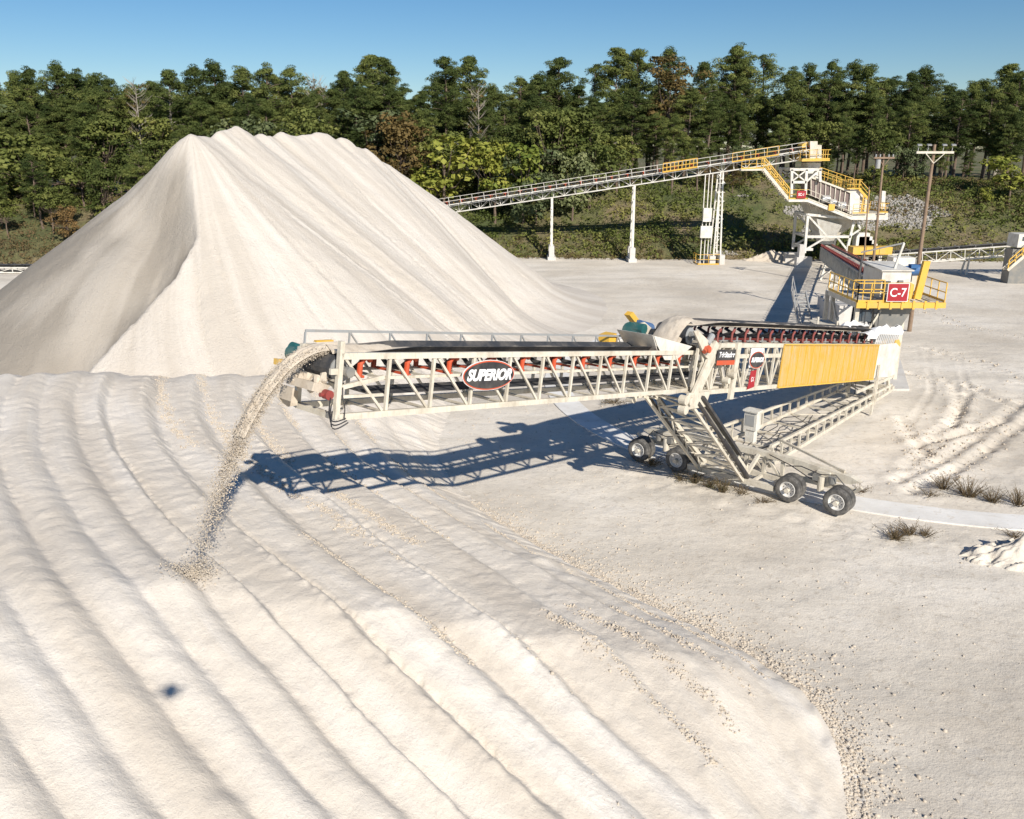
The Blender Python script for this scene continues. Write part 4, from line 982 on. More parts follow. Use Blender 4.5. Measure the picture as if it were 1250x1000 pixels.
# walkway beside the screen
def path3(uv,ya,yb,th,mat,name):
    m=MB()
    for (p,q) in zip(uv[:-1],uv[1:]):
        a,b=W(*p,ya),W(*q,ya); m.prism([a,b,b+Vector((0,0,-th)),a+Vector((0,0,-th))],(0,yb-ya,0))
    return reparent(m.build(name,mat),tw)
path3([(963,243.5),(986,243.5),(1040,265.5),(1084,265.5)],y0-1.0,y0+.45,.28,'white','walkway')
rl=[W(963,243.3,y0-1),W(986,243.3,y0-1),W(1040,265,y0-1)]; railing(tw,rl[:2],'yellow',step=.9); railing(tw,rl[1:],'cream',step=1.3)
wall('side_deck',[(1040,262),(1084,259.5),(1084,266),(1040,266)],y0-.5,y1,'cream')
a,b=W(1041,262,y0-.9),W(1084,260,y0-.9); a2,b2=W(1041,261,y0-.9),W(1060,260.5,y0-.9)
railing(tw,[a2,b2],step=.9); c1=W(1073,260,y0-.9); railing(tw,[c1,b,(b.x,y1,b.z)],step=.9)
wall('side_post',[(1075.5,255),(1080,255),(1081.5,233.5),(1077,233)],YT-.5,YT+.3,'white')
m=MB(); a,b=W(1003,243,y0-.4),W(1022,251,y0-.4)
m.cyl(a,a+Vector((.9,0,0)),.42,12); m.cyl(b,b+Vector((.9,0,0)),.42,12); m.cyl(a+(b-a)*.5,a+(b-a)*.5+Vector((.7,0,0)),.35,12); reparent(m.build('vibrator_motor','galv'),tw)
m=MB(); a=W(1013,257,y0-1.05); box=MB().box(a.x-.2,a.x+.5,y0-1.15,y0-1.05,a.z-.0,a.z+.7); reparent(box.build('belt_guard','yellow'),tw)
# stair down from the conveyor walkway
m=MB(); a,b=W(932,206,y0-.9),W(963,244,y0-.9)
m.bar(a,b,.1,.32); m.bar(a+Vector((0,.9,0)),b+Vector((0,.9,0)),.1,.32)
for i in range(18):
    t=(i+.5)/18; p=a+(b-a)*t; m.bar(p,p+Vector((0,.9,0)),.22,.04)
reparent(m.build('stair','cream'),tw)
railing(tw,[a,b],'yellow',h=1.25,toe=False,step=1.3,r=.09,name='stair_rail'); railing(tw,[a+Vector((0,.9,0)),b+Vector((0,.9,0))],'yellow',h=1.25,toe=False,step=1.3,r=.07,name='stair_rail')
a=W(905,206.5,y0-.9); b=W(932,206,y0-.9); m=MB(); m.prism([a,b,b+Vector((0,0,-.2)),a+Vector((0,0,-.2))],(0,1.0,0)); reparent(m.build('landing','cream'),tw); railing(tw,[a,b],'yellow',step=.9)
# red sign
a=W(978.2,237.6,y0-1.12); m=MB().box(a.x-.52,a.x+.52,a.y-.03,a.y,a.z-.42,a.z+.42); so_=reparent(m.build('sign','signred',label='small red SC-1 sign on the tower railing'),tw)
tm=text_mesh('SC-1',.42,bold=.01,sx=.85); te=place_text('lettering',tm,'signwhite',Vector(a)-Vector(tw.location)+Vector((0,-.04,0)),(1,0,0),(0,0,1),so_)
# hopper below
def hopper(top,bot,mat,name,ya=y0+.5,yb=y1-.5):
    m=MB(); t=[W(*p,ya) for p in top]; bt=[W(*p,ya) for p in bot]
    vs=[(t[0].x,ya,t[0].z),(t[1].x,ya,t[1].z),(t[1].x,yb,t[1].z),(t[0].x,yb,t[0].z)]+[(bt[0].x,YT-.8,bt[0].z),(bt[1].x,YT-.8,bt[1].z),(bt[1].x,YT+.8,bt[1].z),(bt[0].x,YT+.8,bt[0].z)]
    m.add(vs,[(0,1,2,3),(7,6,5,4),(0,4,5,1),(1,5,6,2),(2,6,7,3),(3,7,4,0)]); return reparent(m.build(name,mat),tw)
hopper([(986,245.5),(1054,267)],[(1003,288),(1028,288)],'cream','hopper')
m=MB()
for i in range(8):
    t=(i+.3)/8; a=W(988+62*t,247+19*t,y0+.42); b=W(1000+30*t,272,YT-1.2); m.bar(a,a+(b-a)*.35,.1,.1,(0,1,0))
reparent(m.build('stiffener','cream'),tw)
hopper([(997,267),(1028,275)],[(1008,300),(1020,300)],'white','lower_chute',y0+.1,y1-.1)
beams('tower_leg',[((982,309),(986,263)),((1033,309),(1044,262)),((985,289),(1038,289)),((985,262),(1040,267)),((986,263),(1008,287),.2),((1036,289),(1050,280),.2),((1050,280),(1044,262),.2),((983,305),(1008,290),.2),((982,304.5),(992,304.5),.3),((1022,290),(1034,305),.2)],cross=((985,262),(985,289),(1036,289),(1041,262),(983,302)))
for u in (980,1031): 
    p=W(u,314,y0); m=MB(); 
    for yy in (y0-.4,y1-.5): m.box(p.x-.8,p.x+1.0,yy,yy+.9,-.3,1.15)
    m.box(p.x-.55,p.x+.1,y0-.3,y0+.5,1.152,2.6) if u==980 else None
    reparent(m.build('footing','concrete'),tw)
m=MB()
for i in range(6): 
    a=W(1044+3*i,284+4.4*i,y1); m.box(a.x,a.x+1.6,y1-.6,y1+.6,a.z-1.6,a.z)
reparent(m.build('stepped_chute','white'),tw)
# ---- C-7 conveyor and its head platform
c7=empty('feed_conveyor',(21.5,49,0),'conveyor marked C-7 with a yellow railed platform above the stacker tail','conveyor')
CA=Vector((37.2,103,2.3)); CB=Vector((21.3,49.6,6.35))
F7=conveyor(c7,CA,CB,.62,1.45,1.3,'galv',idl=('maroon',1.1),rail=None,sand=True)
L7=F7.L
sgn=1 if F7.n.x<0 else -1    # side towards the left of the view
m=MB(); 
for i in range(44):
    x=3+i*(L7-6)/44; m.bar(F7(x,sgn*.72,-1.42),F7(x,sgn*.72,-.1),.05,.05,F7.d)
reparent(m.build('side_bar','cream'),c7)
# support bents and concrete blocks
for x,h in ((12,0),(24,0),(36,0),(44,0),(50,0)):
    p=F7(x,0,-1.5); m=MB()
    for sg in (-1,1): m.bar((p.x+sg*1.0,p.y,0),(p.x+sg*.62,p.y,p.z),.2,.2,(0,1,0))
    m.bar((p.x-1.0,p.y,.3),(p.x+.62,p.y,p.z-.2),.1); m.bar((p.x-.8,p.y,p.z*.5),(p.x+.8,p.y,p.z*.5),.12)
    reparent(m.build('support_leg','white'),c7)
m=MB(); 
for i,(x,hh) in enumerate(((40,1.6),(42.5,2.6),(45,3.0),(34,1.3),(30,1.0))):
    p=F7(x,sgn*.4,0); m.box(p.x-1.3,p.x+.9,p.y-1.0,p.y+1.0,-.2,hh)
reparent(m.build('concrete_block','concrete'),c7)
# access stair to the walkway on the left
m=MB(); a=Vector((17.9,55.5,.1)); b=Vector((20.3,56.5,4.4)); 
a=Vector((19.6,50.6,.2)); b=Vector((20.4,57.5,4.2)); 
for sx in (0,.9): m.bar(a+Vector((sx-1.6,0,0)),b+Vector((sx-1.6,0,0)),.08,.25)
for i in range(22):
    t=(i+.5)/22; p=a+(b-a)*t+Vector((-1.6,0,0)); m.bar(p,p+Vector((.9,0,0)),.24,.05)
reparent(m.build('stair','galv'),c7)
railing(c7,[a+Vector((-1.65,0,0)),b+Vector((-1.65,0,0))],'galv',toe=False,name='stair_rail')
m=MB(); 
for i in range(9):
    m.bar((17.2,47.7,.5+i*.42),(18.3,47.7,.5+i*.42),.05)
for xx in (17.2,18.3): m.bar((xx,47.7,0),(xx,47.7,4.4),.09,.09,(0,1,0))
for z_ in (1.2,2.6,3.9): m.box(17.15,18.35,47.75,49.2,z_,z_+.05)
reparent(m.build('ladder','cream'),c7)
# platform
PZ=5.42; X0,X1,Y0,Y1=18.75,23.5,46.4,50.8
m=MB(); m.box(X0,X1,Y0+.06,Y1,PZ-.30,PZ-.06); m.box(21.9,X1-.05,Y0-.02,Y1,PZ-.058,PZ) ; m.box(X0,21.9-.004,Y0-.02,Y1,PZ-.058,PZ-.01)
reparent(m.build('platform','cream'),c7)
m=MB(); m.box(X0-.05,X1+.05,Y0-.10,Y0+.05,PZ-.28,PZ+.02)
for i in range(7): m.box(X0+.5+i*.62,X0+.62+i*.62,Y0-.14,Y0-.101,PZ-.34,PZ+.12)
reparent(m.build('platform_edge','yellow'),c7)
m=MB(); 
for i in range(3): m.bar((22.0+i*.42,Y0+.3,PZ+.02),(22.0+i*.42,Y1-.1,PZ+.02),.04)
reparent(m.build('deck_gap','grey'),c7)
railing(c7,[(X0,Y1,PZ),(X0,Y0,PZ),(21.55,Y0,PZ)],step=.68,toe=True)
railing(c7,[(X1,Y0,PZ),(X1,Y1,PZ)],step=.8,toe=True); railing(c7,[(X1,Y1,PZ),(22.2,Y1,PZ)],step=.8,toe=False)
# inner railing hoops
railing(c7,[(X0+.15,Y0+1.1,PZ),(20.6,Y0+1.1,PZ)],step=.65,toe=False)
# sign C-7
m=MB(); m.box(20.28,21.36,Y0-.18,Y0-.145,PZ+.12,PZ+1.06); sg_=reparent(m.build('sign','signred',label='dark red C-7 sign on the platform railing'),c7)
m=MB(); 
for (xa,xb,za,zb) in ((20.25,21.39,PZ+1.06,PZ+1.085),(20.25,21.39,PZ+.095,PZ+.12),(20.25,20.28,PZ+.12,PZ+1.06),(21.36,21.39,PZ+.12,PZ+1.06)): m.box(xa,xb,Y0-.185,Y0-.14,za,zb)
o=reparent(m.build('sign_border','signwhite'),c7); o.parent=sg_
tm=text_mesh('C-7',.66,bold=.008,sx=.88); place_text('lettering',tm,'signwhite',Vector((20.82,Y0-.195,PZ+.57))-Vector(c7.location),(1,0,0),(0,0,1),sg_)
# head cabin, chute
m=MB(); m.box(20.45,22.05,47.6,50.2,PZ,PZ+1.55); m.prism([(20.35,47.5,PZ+1.552),(22.15,47.5,PZ+1.552),(22.15,50.3,PZ+1.70),(20.35,50.3,PZ+1.70)],(0,0,.06)); reparent(m.build('head_box','white'),c7)
m=MB(); m.box(20.55,20.95,47.56,47.598,PZ+.45,PZ+1.0); reparent(m.build('window','glass'),c7)
m=MB(); m.box(21.35,21.6,47.45,47.597,PZ+.65,PZ+1.05); m.box(20.62,20.95,47.35,47.55,PZ+.05,PZ+.42); reparent(m.build('switch_box','grey'),c7)
m=MB(); m.cyl((22.25,49.0,PZ+1.35),(23.2,49.2,PZ+1.40),.30,18); m.cyl((23.2,49.2,PZ+1.40),(23.3,49.2,PZ+1.40),.34,18); m.box(22.5,22.9,48.7,49.1,PZ+1.55,PZ+1.75); reparent(m.build('drive_motor','blue'),c7)
m=MB(); m.box(22.5,23.0,48.9,49.4,PZ,PZ+1.1); reparent(m.build('motor_stand','cream'),c7)
m=MB(); m.prism([(22.35,47.5,PZ),(22.72,47.5,PZ),(22.98,47.5,PZ+2.1),(22.62,47.5,PZ+2.1)],(0,.25,0)); m.prism([(22.0,47.7,PZ),(22.34,47.7,PZ),(22.34,47.7,PZ+.8),(22.1,47.7,PZ+.9)],(0,.5,0)); reparent(m.build('belt_guard','yellow'),c7)
m=MB()
for i in range(5): m.cyl((22.05+.06*math.sin(i*4),47.9+.2*i,PZ+.2+.22*i),(22.3,47.95+.2*i,PZ+.25+.22*i),.1,8)
m.box(22.05,22.3,48.0,48.5,PZ+.9,PZ+1.35); reparent(m.build('gearbox','black'),c7)
m=MB(); m.bar((21.25,48.2,PZ+1.2),(21.55,47.9,PZ+3.05),.11,.11,(0,1,0)); m.bar((20.1,50.0,PZ+2.3),(21.55,47.9,PZ+3.05),.08); m.bar((21.2,47.5,PZ),(21.3,48.2,PZ+1.7),.10); reparent(m.build('jib_post','white'),c7)
m=MB(); m.bar((19.2,48,4.0),(19.55,48.4,PZ+2.3),.09,.09,(0,1,0)); reparent(m.build('conduit','black'),c7)
# chute under the platform
m=MB()
vs=[(19.9,46.9,PZ-.3),(22.1,46.9,PZ-.3),(22.1,49.6,PZ-.3),(19.9,49.6,PZ-.3),(20.15,47.0,3.9),(21.55,47.0,3.9),(21.55,48.6,3.9),(20.15,48.6,3.9)]
m.add(vs,[(0,1,2,3),(7,6,5,4),(0,4,5,1),(1,5,6,2),(2,6,7,3),(3,7,4,0)]); m.box(20.1,21.6,47.1,48.7,3.2,3.898); reparent(m.build('discharge_chute','grey'),c7)
m=MB(); 
for x_,y_ in ((18.95,46.8),(18.95,50.5),(23.2,50.5),(19.3,52.4),(22.4,52.4)): m.bar((x_,y_,0),(x_,y_,PZ-.3),.22,.22,(0,1,0))
m.bar((19.0,46.85,2.4),(20.3,46.9,PZ-.5),.10); m.bar((18.95,46.9,1),(18.95,50.4,PZ-.6),.12); m.bar((19.3,52.4,.5),(22.4,52.4,4.8),.12); m.bar((18.95,46.8,3.4),(22.0,50.5,3.4),.12)
reparent(m.build('platform_leg','cream'),c7)
m=MB(); m.box(19.05,19.75,46.7,47.3,PZ-1.1,PZ-.45); reparent(m.build('junction_box','glass'),c7)
m=MB(); 
for x_ in (19.3,20.05): m.tube([(x_,46.5,PZ-.3),(x_+.03,46.5,4),(x_-.02,46.6,2.2),(x_,46.6,.2)],.02,5)
reparent(m.build('cable','black'),c7)
# ---- right-hand conveyor
rc=empty('low_conveyor',(44,96,0),'low level truss conveyor crossing the right background toward the screening tower','conveyor')
RA=W(1040,312,97); RB=W(1300,293,94)
FR=conveyor(rc,RA,RB,.5,1.25,1.5,'white',idl=('grey',1.6))
m=MB(); a=W(1038,306,96); 
for i in range(3): m.box(a.x+i*1.45,a.x+1.4+i*1.45,95.2,96.8,a.z-.35,a.z+.45)
reparent(m.build('skirt_box','yellow'),rc)
m=MB()
for u in (1105,1180,1232,1290):
    p=W(u,308,96); 
    for sg in (-.6,.6): m.bar((p.x,96+sg,0),(p.x,95.6+sg*.6,p.z-.6),.16,.16,(1,0,0))
reparent(m.build('support_leg','white'),rc)
tr=empty('transfer_station',(W(1240,330,90).x,90,0),'white transfer box on a dark stand with yellow stairs at the right edge','transfer station')
p=W(1246,285,90); m=MB(); m.box(p.x-.7,p.x+2.5,89,91,W(1240,301,90).z,W(1240,285,90).z); reparent(m.build('housing','white'),tr)
m=MB(); m.box(p.x-.3,p.x+.5,88.97,88.999,W(1240,293,90).z,W(1240,288,90).z); reparent(m.build('window','glass'),tr)
p=W(1228,328,90); m=MB(); m.box(p.x,p.x+2.2,89.3,90.7,-.1,W(1230,303,90).z); reparent(m.build('stand','grey'),tr)
a,b=W(1230,330,88.5),W(1256,308,88.5); m=MB(); m.bar(a,b,.1,.3); m.bar(a+Vector((0,.9,0)),b+Vector((0,.9,0)),.1,.3)
for i in range(12): q=a+(b-a)*((i+.5)/12); m.bar(q,q+Vector((0,.9,0)),.25,.05)
reparent(m.build('stair','cream'),tr); railing(tr,[a,b],'yellow',toe=False,r=.09,step=1.0,name='stair_rail')
# small conveyor at far left
lc=empty('low_conveyor',(-62,97,0),'short piece of low conveyor just above the ground at the left edge','conveyor')
FLc=conveyor(lc,(-78,97,.9),(-44,97,.75),.5,.7,1.5,'white',idl=('black',1.4))
m=MB(); 
for i in range(6): m.bar((-76+6*i,97,0),(-76+6*i,97,.25),.3,.3,(1,0,0))
reparent(m.build('support_leg','white'),lc)
# ---- poles
def pole(name,base,h,label,arms,lamps,lean=0.0,r=.17,cat='utility pole'):
    root=empty(name,base,label,cat,None); m=MB(); m.cyl((0,0,-.5),(lean,0,h),r,14,r*.62); m.build('pole','wood',root)
    if arms:
        m=MB()
        for z,w in arms: m.bar((lean-w,-.2,h-z),(lean+w,-.2,h-z),.12,.16); m.bar((lean-w*.55,-.26,h-z),(lean,-.2,h-z-.75),.05,.05); m.bar((lean+w*.55,-.26,h-z),(lean,-.2,h-z-.75),.05,.05)
        m.build('cross_arm','cream' if lamps else 'wood',root)
    return root
p=on_ground(1110,404); pl=pole('utility_pole',(p.x,p.y,0),13.7,'tall wooden pole with a cross arm of floodlights right of the yellow platform',[(.55,1.35)],True)
for dx,a in ((-1.25,-.5),(-.55,-.1),(.55,.1),(1.2,.5)):
    m=MB(); c=Vector((dx,-.35,13.62)); m.prism([c+Vector((-.15,-.1,-.02)),c+Vector((.15,-.1,-.02)),c+Vector((.18,.16,.04)),c+Vector((-.12,.16,.04))],(0,-.03,.08)); m.bar(c+Vector((0,.1,-.05)),(dx,-.2,13.24),.04); m.build('floodlight','galv',pl)
Yp=84; b=W(1064,360,Yp); t=W(1079,188,Yp); pl2=pole('utility_pole',(W(1064,345,Yp).x,Yp,0),t.z,'slim wooden pole with a short cross arm in front of the screening tower',[(.35,.95)],False,lean=t.x-W(1064,345,Yp).x,r=.15)
m=MB(); lx=t.x-W(1064,345,Yp).x
for dx in (-.8,-.4,.4,.8): m.cyl((lx+dx,-.2,t.z-.3),(lx+dx,-.2,t.z-.02),.06,8)
m.build('insulator','galv',pl2); m=MB(); m.cyl((lx-.55,-.3,t.z-1.3),(lx-.55,-.3,t.z-.5),.22,12); m.build('transformer','galv',pl2)
b=W(1058,300,92); t=W(1061,228,92); pole('utility_pole',(b.x,92,0),t.z,'thin bare pole between the tower and the pole with a short cross arm',None,False,r=.10,lean=t.x-b.x)
# ---- dark board on legs beyond the stacker
p=on_ground(834,404); bd=empty('dark_board',(p.x,p.y,0),'small dark grey square board on thin legs behind the stacker','sign board')
m=MB(); m.prism([(-.36,0,.32),(.40,.1,.18),(.40,.1,.92),(-.36,0,1.02)],(0,.04,0)); m.build('board','grey',bd)
m=MB(); m.bar((-.3,.06,0),(-.3,.06,1.0),.05,.05,(0,1,0)); m.bar((.33,.14,0),(.33,.14,.95),.05,.05,(0,1,0)); m.bar((.1,.05,.98),(.1,.05,1.2),.03); m.build('leg','galv',bd)
# ---- concrete box right of the platform
p=on_ground(1108,332,0); cbx=empty('equipment_box',(W(1101,330,92).x,92,0),'small white equipment box on the ground beneath the low conveyor','equipment box')
m=MB(); m.box(-1.4,.9,-.8,.8,0,2.4); m.build('housing','white',cbx); m=MB(); m.box(.92,1.5,-.6,.6,0,2.2); m.build('side_door','grey',cbx)
# ================================================================== VEGETATION
def cards(cen,dirs,nrm,size,g,asp=.7):
    n=len(cen); nrm=nrm/np.linalg.norm(nrm,axis=1,keepdims=True)
    r=g.normal(size=(n,3)); a=np.cross(nrm,r); a/=np.linalg.norm(a,axis=1,keepdims=True)+1e-9; b=np.cross(nrm,a)
    s=size[:,None]; 
    return np.stack([cen-a*s,cen-b*s*asp,cen+a*s*.9,cen+b*s*asp],1)
def clump_cards(c,r,n,size,g,flat=.65,asp=.7):
    d=g.normal(size=(n,3)); d/=np.linalg.norm(d,axis=1,keepdims=True); d[:,2]=np.where(d[:,2]<-.35,-d[:,2],d[:,2])
    k=(.55+.5*g.random(n))[:,None]; pos=c+d*k*np.array([r,r,r*flat]); nrm=d+g.normal(size=(n,3))*.42+np.array([0,0,.25])
    return cards(pos,d,nrm,size*(.6+.8*g.random(n)),g,asp)
def pine_proto(seed,h=20,cb=.38,rad=3.2,dens=1.0,leaf=.20,top=1.0,trunkmat='bark',mat='pine',n_limb=60):
    g=np.random.default_rng(seed); tm=MB(); pts=[];x=y=0
    for i in range(9):
        t=i/8; pts.append((x,y,h*t*.97-.4*(i==0))); x+=g.normal()*.12; y+=g.normal()*.12
    tm.tube(pts,[.30*(1-.85*i/8)*h/20+.02 for i in range(9)],8); V=[]
    for i in range(n_limb):
        t=(i+g.random())/n_limb; z=h*(cb+(1-cb)*t**.9); env=rad*(math.sin(math.pi*min(1,(t*.86+.12)))**.75)*(.60+.55*g.random())
        if t>.93: env*=.4
        an=g.random()*6.28; k=min(7,int(z/h*8)); bx,by=pts[k][0],pts[k][1]
        ex,ey,ez=bx+math.cos(an)*env,by+math.sin(an)*env,z+env*.22*(g.random()-.1)
        tm.tube([(bx,by,z-.4),((bx+ex)/2,(by+ey)/2,(z-.4+ez)/2+.15),(ex,ey,ez)],[.07,.045,.02],4)
        if g.random()<.08: continue
        for j in range(4):
            f=(.35,.6,.82,1.0)[j]; c=np.array([bx+(ex-bx)*f+g.normal()*.35,by+(ey-by)*f+g.normal()*.35,z+(ez-z)*f+g.normal()*.28+.1])
            r=(.55+.4*g.random())*(.75+.35*f); V.append(clump_cards(c,r,int(120*dens*r),leaf*.95,g,.7,.26))
    V.append(clump_cards(np.array([pts[-1][0],pts[-1][1],h*.98]),.8,70,leaf,g,1.0,.3))
    V=np.concatenate(V); return tm,V,mat,trunkmat,h
def broad_proto(seed,h=11,rx=3.4,cb=.15,leaf=.20,mat='broad',trunkmat='bark',n=60,dens=1.0,sparse=0):
    g=np.random.default_rng(seed); tm=MB(); tm.tube([(0,0,-.4),(.1,.05,h*.3),(g.normal()*.3,g.normal()*.3,h*.75)],[.22*h/11,.16*h/11,.05],7); V=[]
    lobes=[(g.normal()*rx*.45,g.normal()*rx*.45,h*(cb+.25+.6*g.random()),rx*(.45+.35*g.random())) for _ in range(7)]+[(0,0,h*.82,rx*.55)]
    for i in range(n):
        lx,ly,lz,lr=lobes[g.integers(0,len(lobes))]; d=g.normal(size=3); d/=np.linalg.norm(d)
        c=np.array([lx,ly,lz])+d*lr*np.array([1,1,1.0])*(.7+.4*g.random()); c[2]=min(max(c[2],h*cb*.7),h)
        if i%3==0: tm.tube([(0,0,h*.25+c[2]*.3),tuple(np.array([0,0,h*.3])*.4+c*.6),tuple(c)],[.06,.04,.015],4)
        if g.random()<sparse: continue
        r=.65+.5*g.random(); V.append(clump_cards(c,r,int(50*dens*r),leaf,g,.85))
    V=np.concatenate(V); return tm,V,mat,trunkmat,h
def bare_proto(seed,h=14):
    g=np.random.default_rng(seed); tm=MB(); tm.tube([(0,0,-.4),(.2,0,h*.5),(.1,.1,h)],[.16,.10,.02],6); V=[]
    for i in range(46):
        z=h*(.3+.7*g.random()); an=g.random()*6.28; l=(1-z/h*.6)*2.4*(.5+g.random()*.6); e=(math.cos(an)*l,math.sin(an)*l,z+l*.8)
        tm.tube([(.15,0,z),(e[0]*.5,e[1]*.5,z+l*.3),e],[.04,.03,.012],4)
        for j in range(3): 
            a2=an+g.normal()*.6; f=.4+.5*g.random(); q=(e[0]*f,e[1]*f,z+l*.8*f); tm.tube([q,(q[0]+math.cos(a2)*.8,q[1]+math.sin(a2)*.8,q[2]+.8)],[.02,.01],3)
        if g.random()<.25: V.append(clump_cards(np.array(e),.5,14,.16,g))
    return tm,np.concatenate(V),'autumn','palebark',h
protos={}
def make_proto(key,kind,data):
    tm,V,mat,tmat,h=data; me=quads_mesh('crown',V,mat); t=bpy.data.meshes.new('trunk'); t.from_pydata(tm.v,[],tm.f); t.materials.append(M[tmat]); t.update()
    protos[key]=(kind,me,t,h)
for i in range(7): make_proto(f'p{i}','pine_tree',pine_proto(100+i,20,[.34,.42,.30,.5,.38,.28,.45][i],[3.4,3.0,3.9,2.7,3.3,3.8,3.1][i],trunkmat='palebark' if i in(1,3) else 'bark'))
for i in range(2): make_proto(f't{i}','pine_tree',pine_proto(200+i,20,.55,2.5,.8,n_limb=26))      # thin see-through crowns
for i in range(3): make_proto(f'b{i}','broadleaf_tree',broad_proto(300+i,11,3.4,mat='broad',n=75))
make_proto('a0','broadleaf_tree',broad_proto(320,12,3.6,mat='autumn',n=85,sparse=.1)); make_proto('a1','broadleaf_tree',broad_proto(321,18,3.0,cb=.2,mat='autumn',n=85,sparse=.15))
make_proto('l0','broadleaf_tree',broad_proto(330,8,2.6,mat='lime',n=50,sparse=.1)); make_proto('l1','broadleaf_tree',broad_proto(331,6,1.8,mat='lime',n=32,sparse=.2))
make_proto('s0','bush',broad_proto(340,7,3.6,cb=.02,mat='sage',n=75)); make_proto('s1','bush',broad_proto(341,5,2.8,cb=.02,mat='broad',n=50))
make_proto('d0','bare_tree',bare_proto(350))
ntree=[0]
def plant(key,x,y,h,label,group,cat=None,wid=1.0):
    kind,me,t,h0=protos[key]; s=h/h0; z=hz(x,y) if y>104 else 0
    if z<0: z=0
    r=bpy.data.objects.new(kind,None); C.objects.link(r); r.location=(x,y,z); r.rotation_euler=(0,0,random.random()*6.28); r.scale=(s*wid if s<1.3 else wid*s,s*wid,s)
    tag(r,label,cat or {'pine_tree':'pine tree','broadleaf_tree':'tree','bush':'bush','bare_tree':'bare tree'}[kind],group)
    for nm,d in (('trunk',t),('crown',me)):
        o=bpy.data.objects.new(nm,d); C.objects.link(o); o.parent=r
    return r
GP='pine trees standing in the forest behind the quarry'
def top_h(u,v,Y):
    p=on_plane(u,v,Y); return p.x,p.z-max(0,hz(p.x,Y))
def lum(u): # place words
    if u<215: return 'left of the tall sand pile'
    if u<470: return 'rising behind the crest of the tall sand pile'
    if u<700: return 'above the low end of the long conveyor'
    if u<940: return 'above the long conveyor'
    if u<1090: return 'directly behind the screening tower'
    return 'behind the floodlight pole at the right'
sky=[(15,92,'p0'),(38,88,'p2'),(62,82,'p5'),(88,92,'p4'),(112,95,'p0'),(134,100,'p5'),(160,108,'t0'),(185,104,'p6'),(204,90,'p1'),(236,86,'p2'),(266,81,'p5'),(300,88,'p0'),(326,86,'p4'),(352,87,'p2'),
 (420,91,'p1'),(447,71,'p3'),(472,74,'p3'),(515,112,'p4'),(545,75,'p6'),(574,73,'p1'),(600,110,'p0'),(638,98,'p2'),(654,94,'p5'),(681,76,'p6'),(706,106,'p4'),(728,82,'t1'),(757,62,'p3'),(782,66,'p6'),(822,64,'p5'),
 (862,80,'p1'),(896,60,'p2'),(938,72,'t0'),(905,66,'p5'),(966,88,'p4'),(990,84,'p0'),(1013,79,'p2'),(1042,80,'p5'),(1060,84,'p0'),(1086,100,'p1'),(1112,92,'p2'),(1134,86,'p5'),(1168,118,'p4'),(1192,104,'p0'),(1215,112,'p2'),(1234,82,'p3'),(1250,92,'p6'),(1275,90,'p0'),(-12,95,'p5')]
words=['tall','slender','broad','dense','leaning','ragged','round topped','narrow','full','spreading']
for i,(u,v,k) in enumerate(sky):
    Y=random.uniform(134,146); x,h=top_h(u,v,Y)
    plant(k,x,Y,h,'tall pine breaking the skyline '+lum(u),'skyline pines '+lum(u),wid=random.uniform(.95,1.2))
# second rank, a little lower
for i in range(64):
    u=-30+i*20.8+random.uniform(-7,7); Y=random.uniform(126,152); v=random.uniform(108,135)
    x,h=top_h(u,v,Y); plant(random.choice(['p0','p2','p4','p5','p5','p6']),x,Y,h,'shorter pine below the skyline '+lum(u),'lower pines '+lum(u),wid=random.uniform(1.1,1.4))
for i in range(34):
    x=-92+i*1.65+random.uniform(-.8,.8); Y=random.uniform(107,117)+max(0,(x+50))*.12; k=random.choice(['b0','b1','p2','p5','p0','b2','s1','b0','a0'])
    plant(k,x,Y,random.uniform(6,12) if k[0]=='p' else random.uniform(3,8),'tree on the open slope below the pines at the far left','trees on the slope at the far left',wid=1.1)
for i in range(22):
    x=-92+i*3.4+random.uniform(-1,1); Y=random.uniform(118,126); plant(random.choice(['b0','b1','b2','s1']),x,Y,random.uniform(4,8),'leafy tree at the foot of the pines left of the tall sand pile','leafy trees at the foot of the pines',wid=1.2)
for i in range(62):
    u=-30+i*21.5+random.uniform(-8,8); Y=random.uniform(150,176); v=random.uniform(98,128)
    x,h=top_h(u,v,Y); plant(random.choice(['p0','p2','p5','p4']),x,Y,h,'far pine between nearer pines '+lum(u),'far pines '+lum(u),wid=1.4)
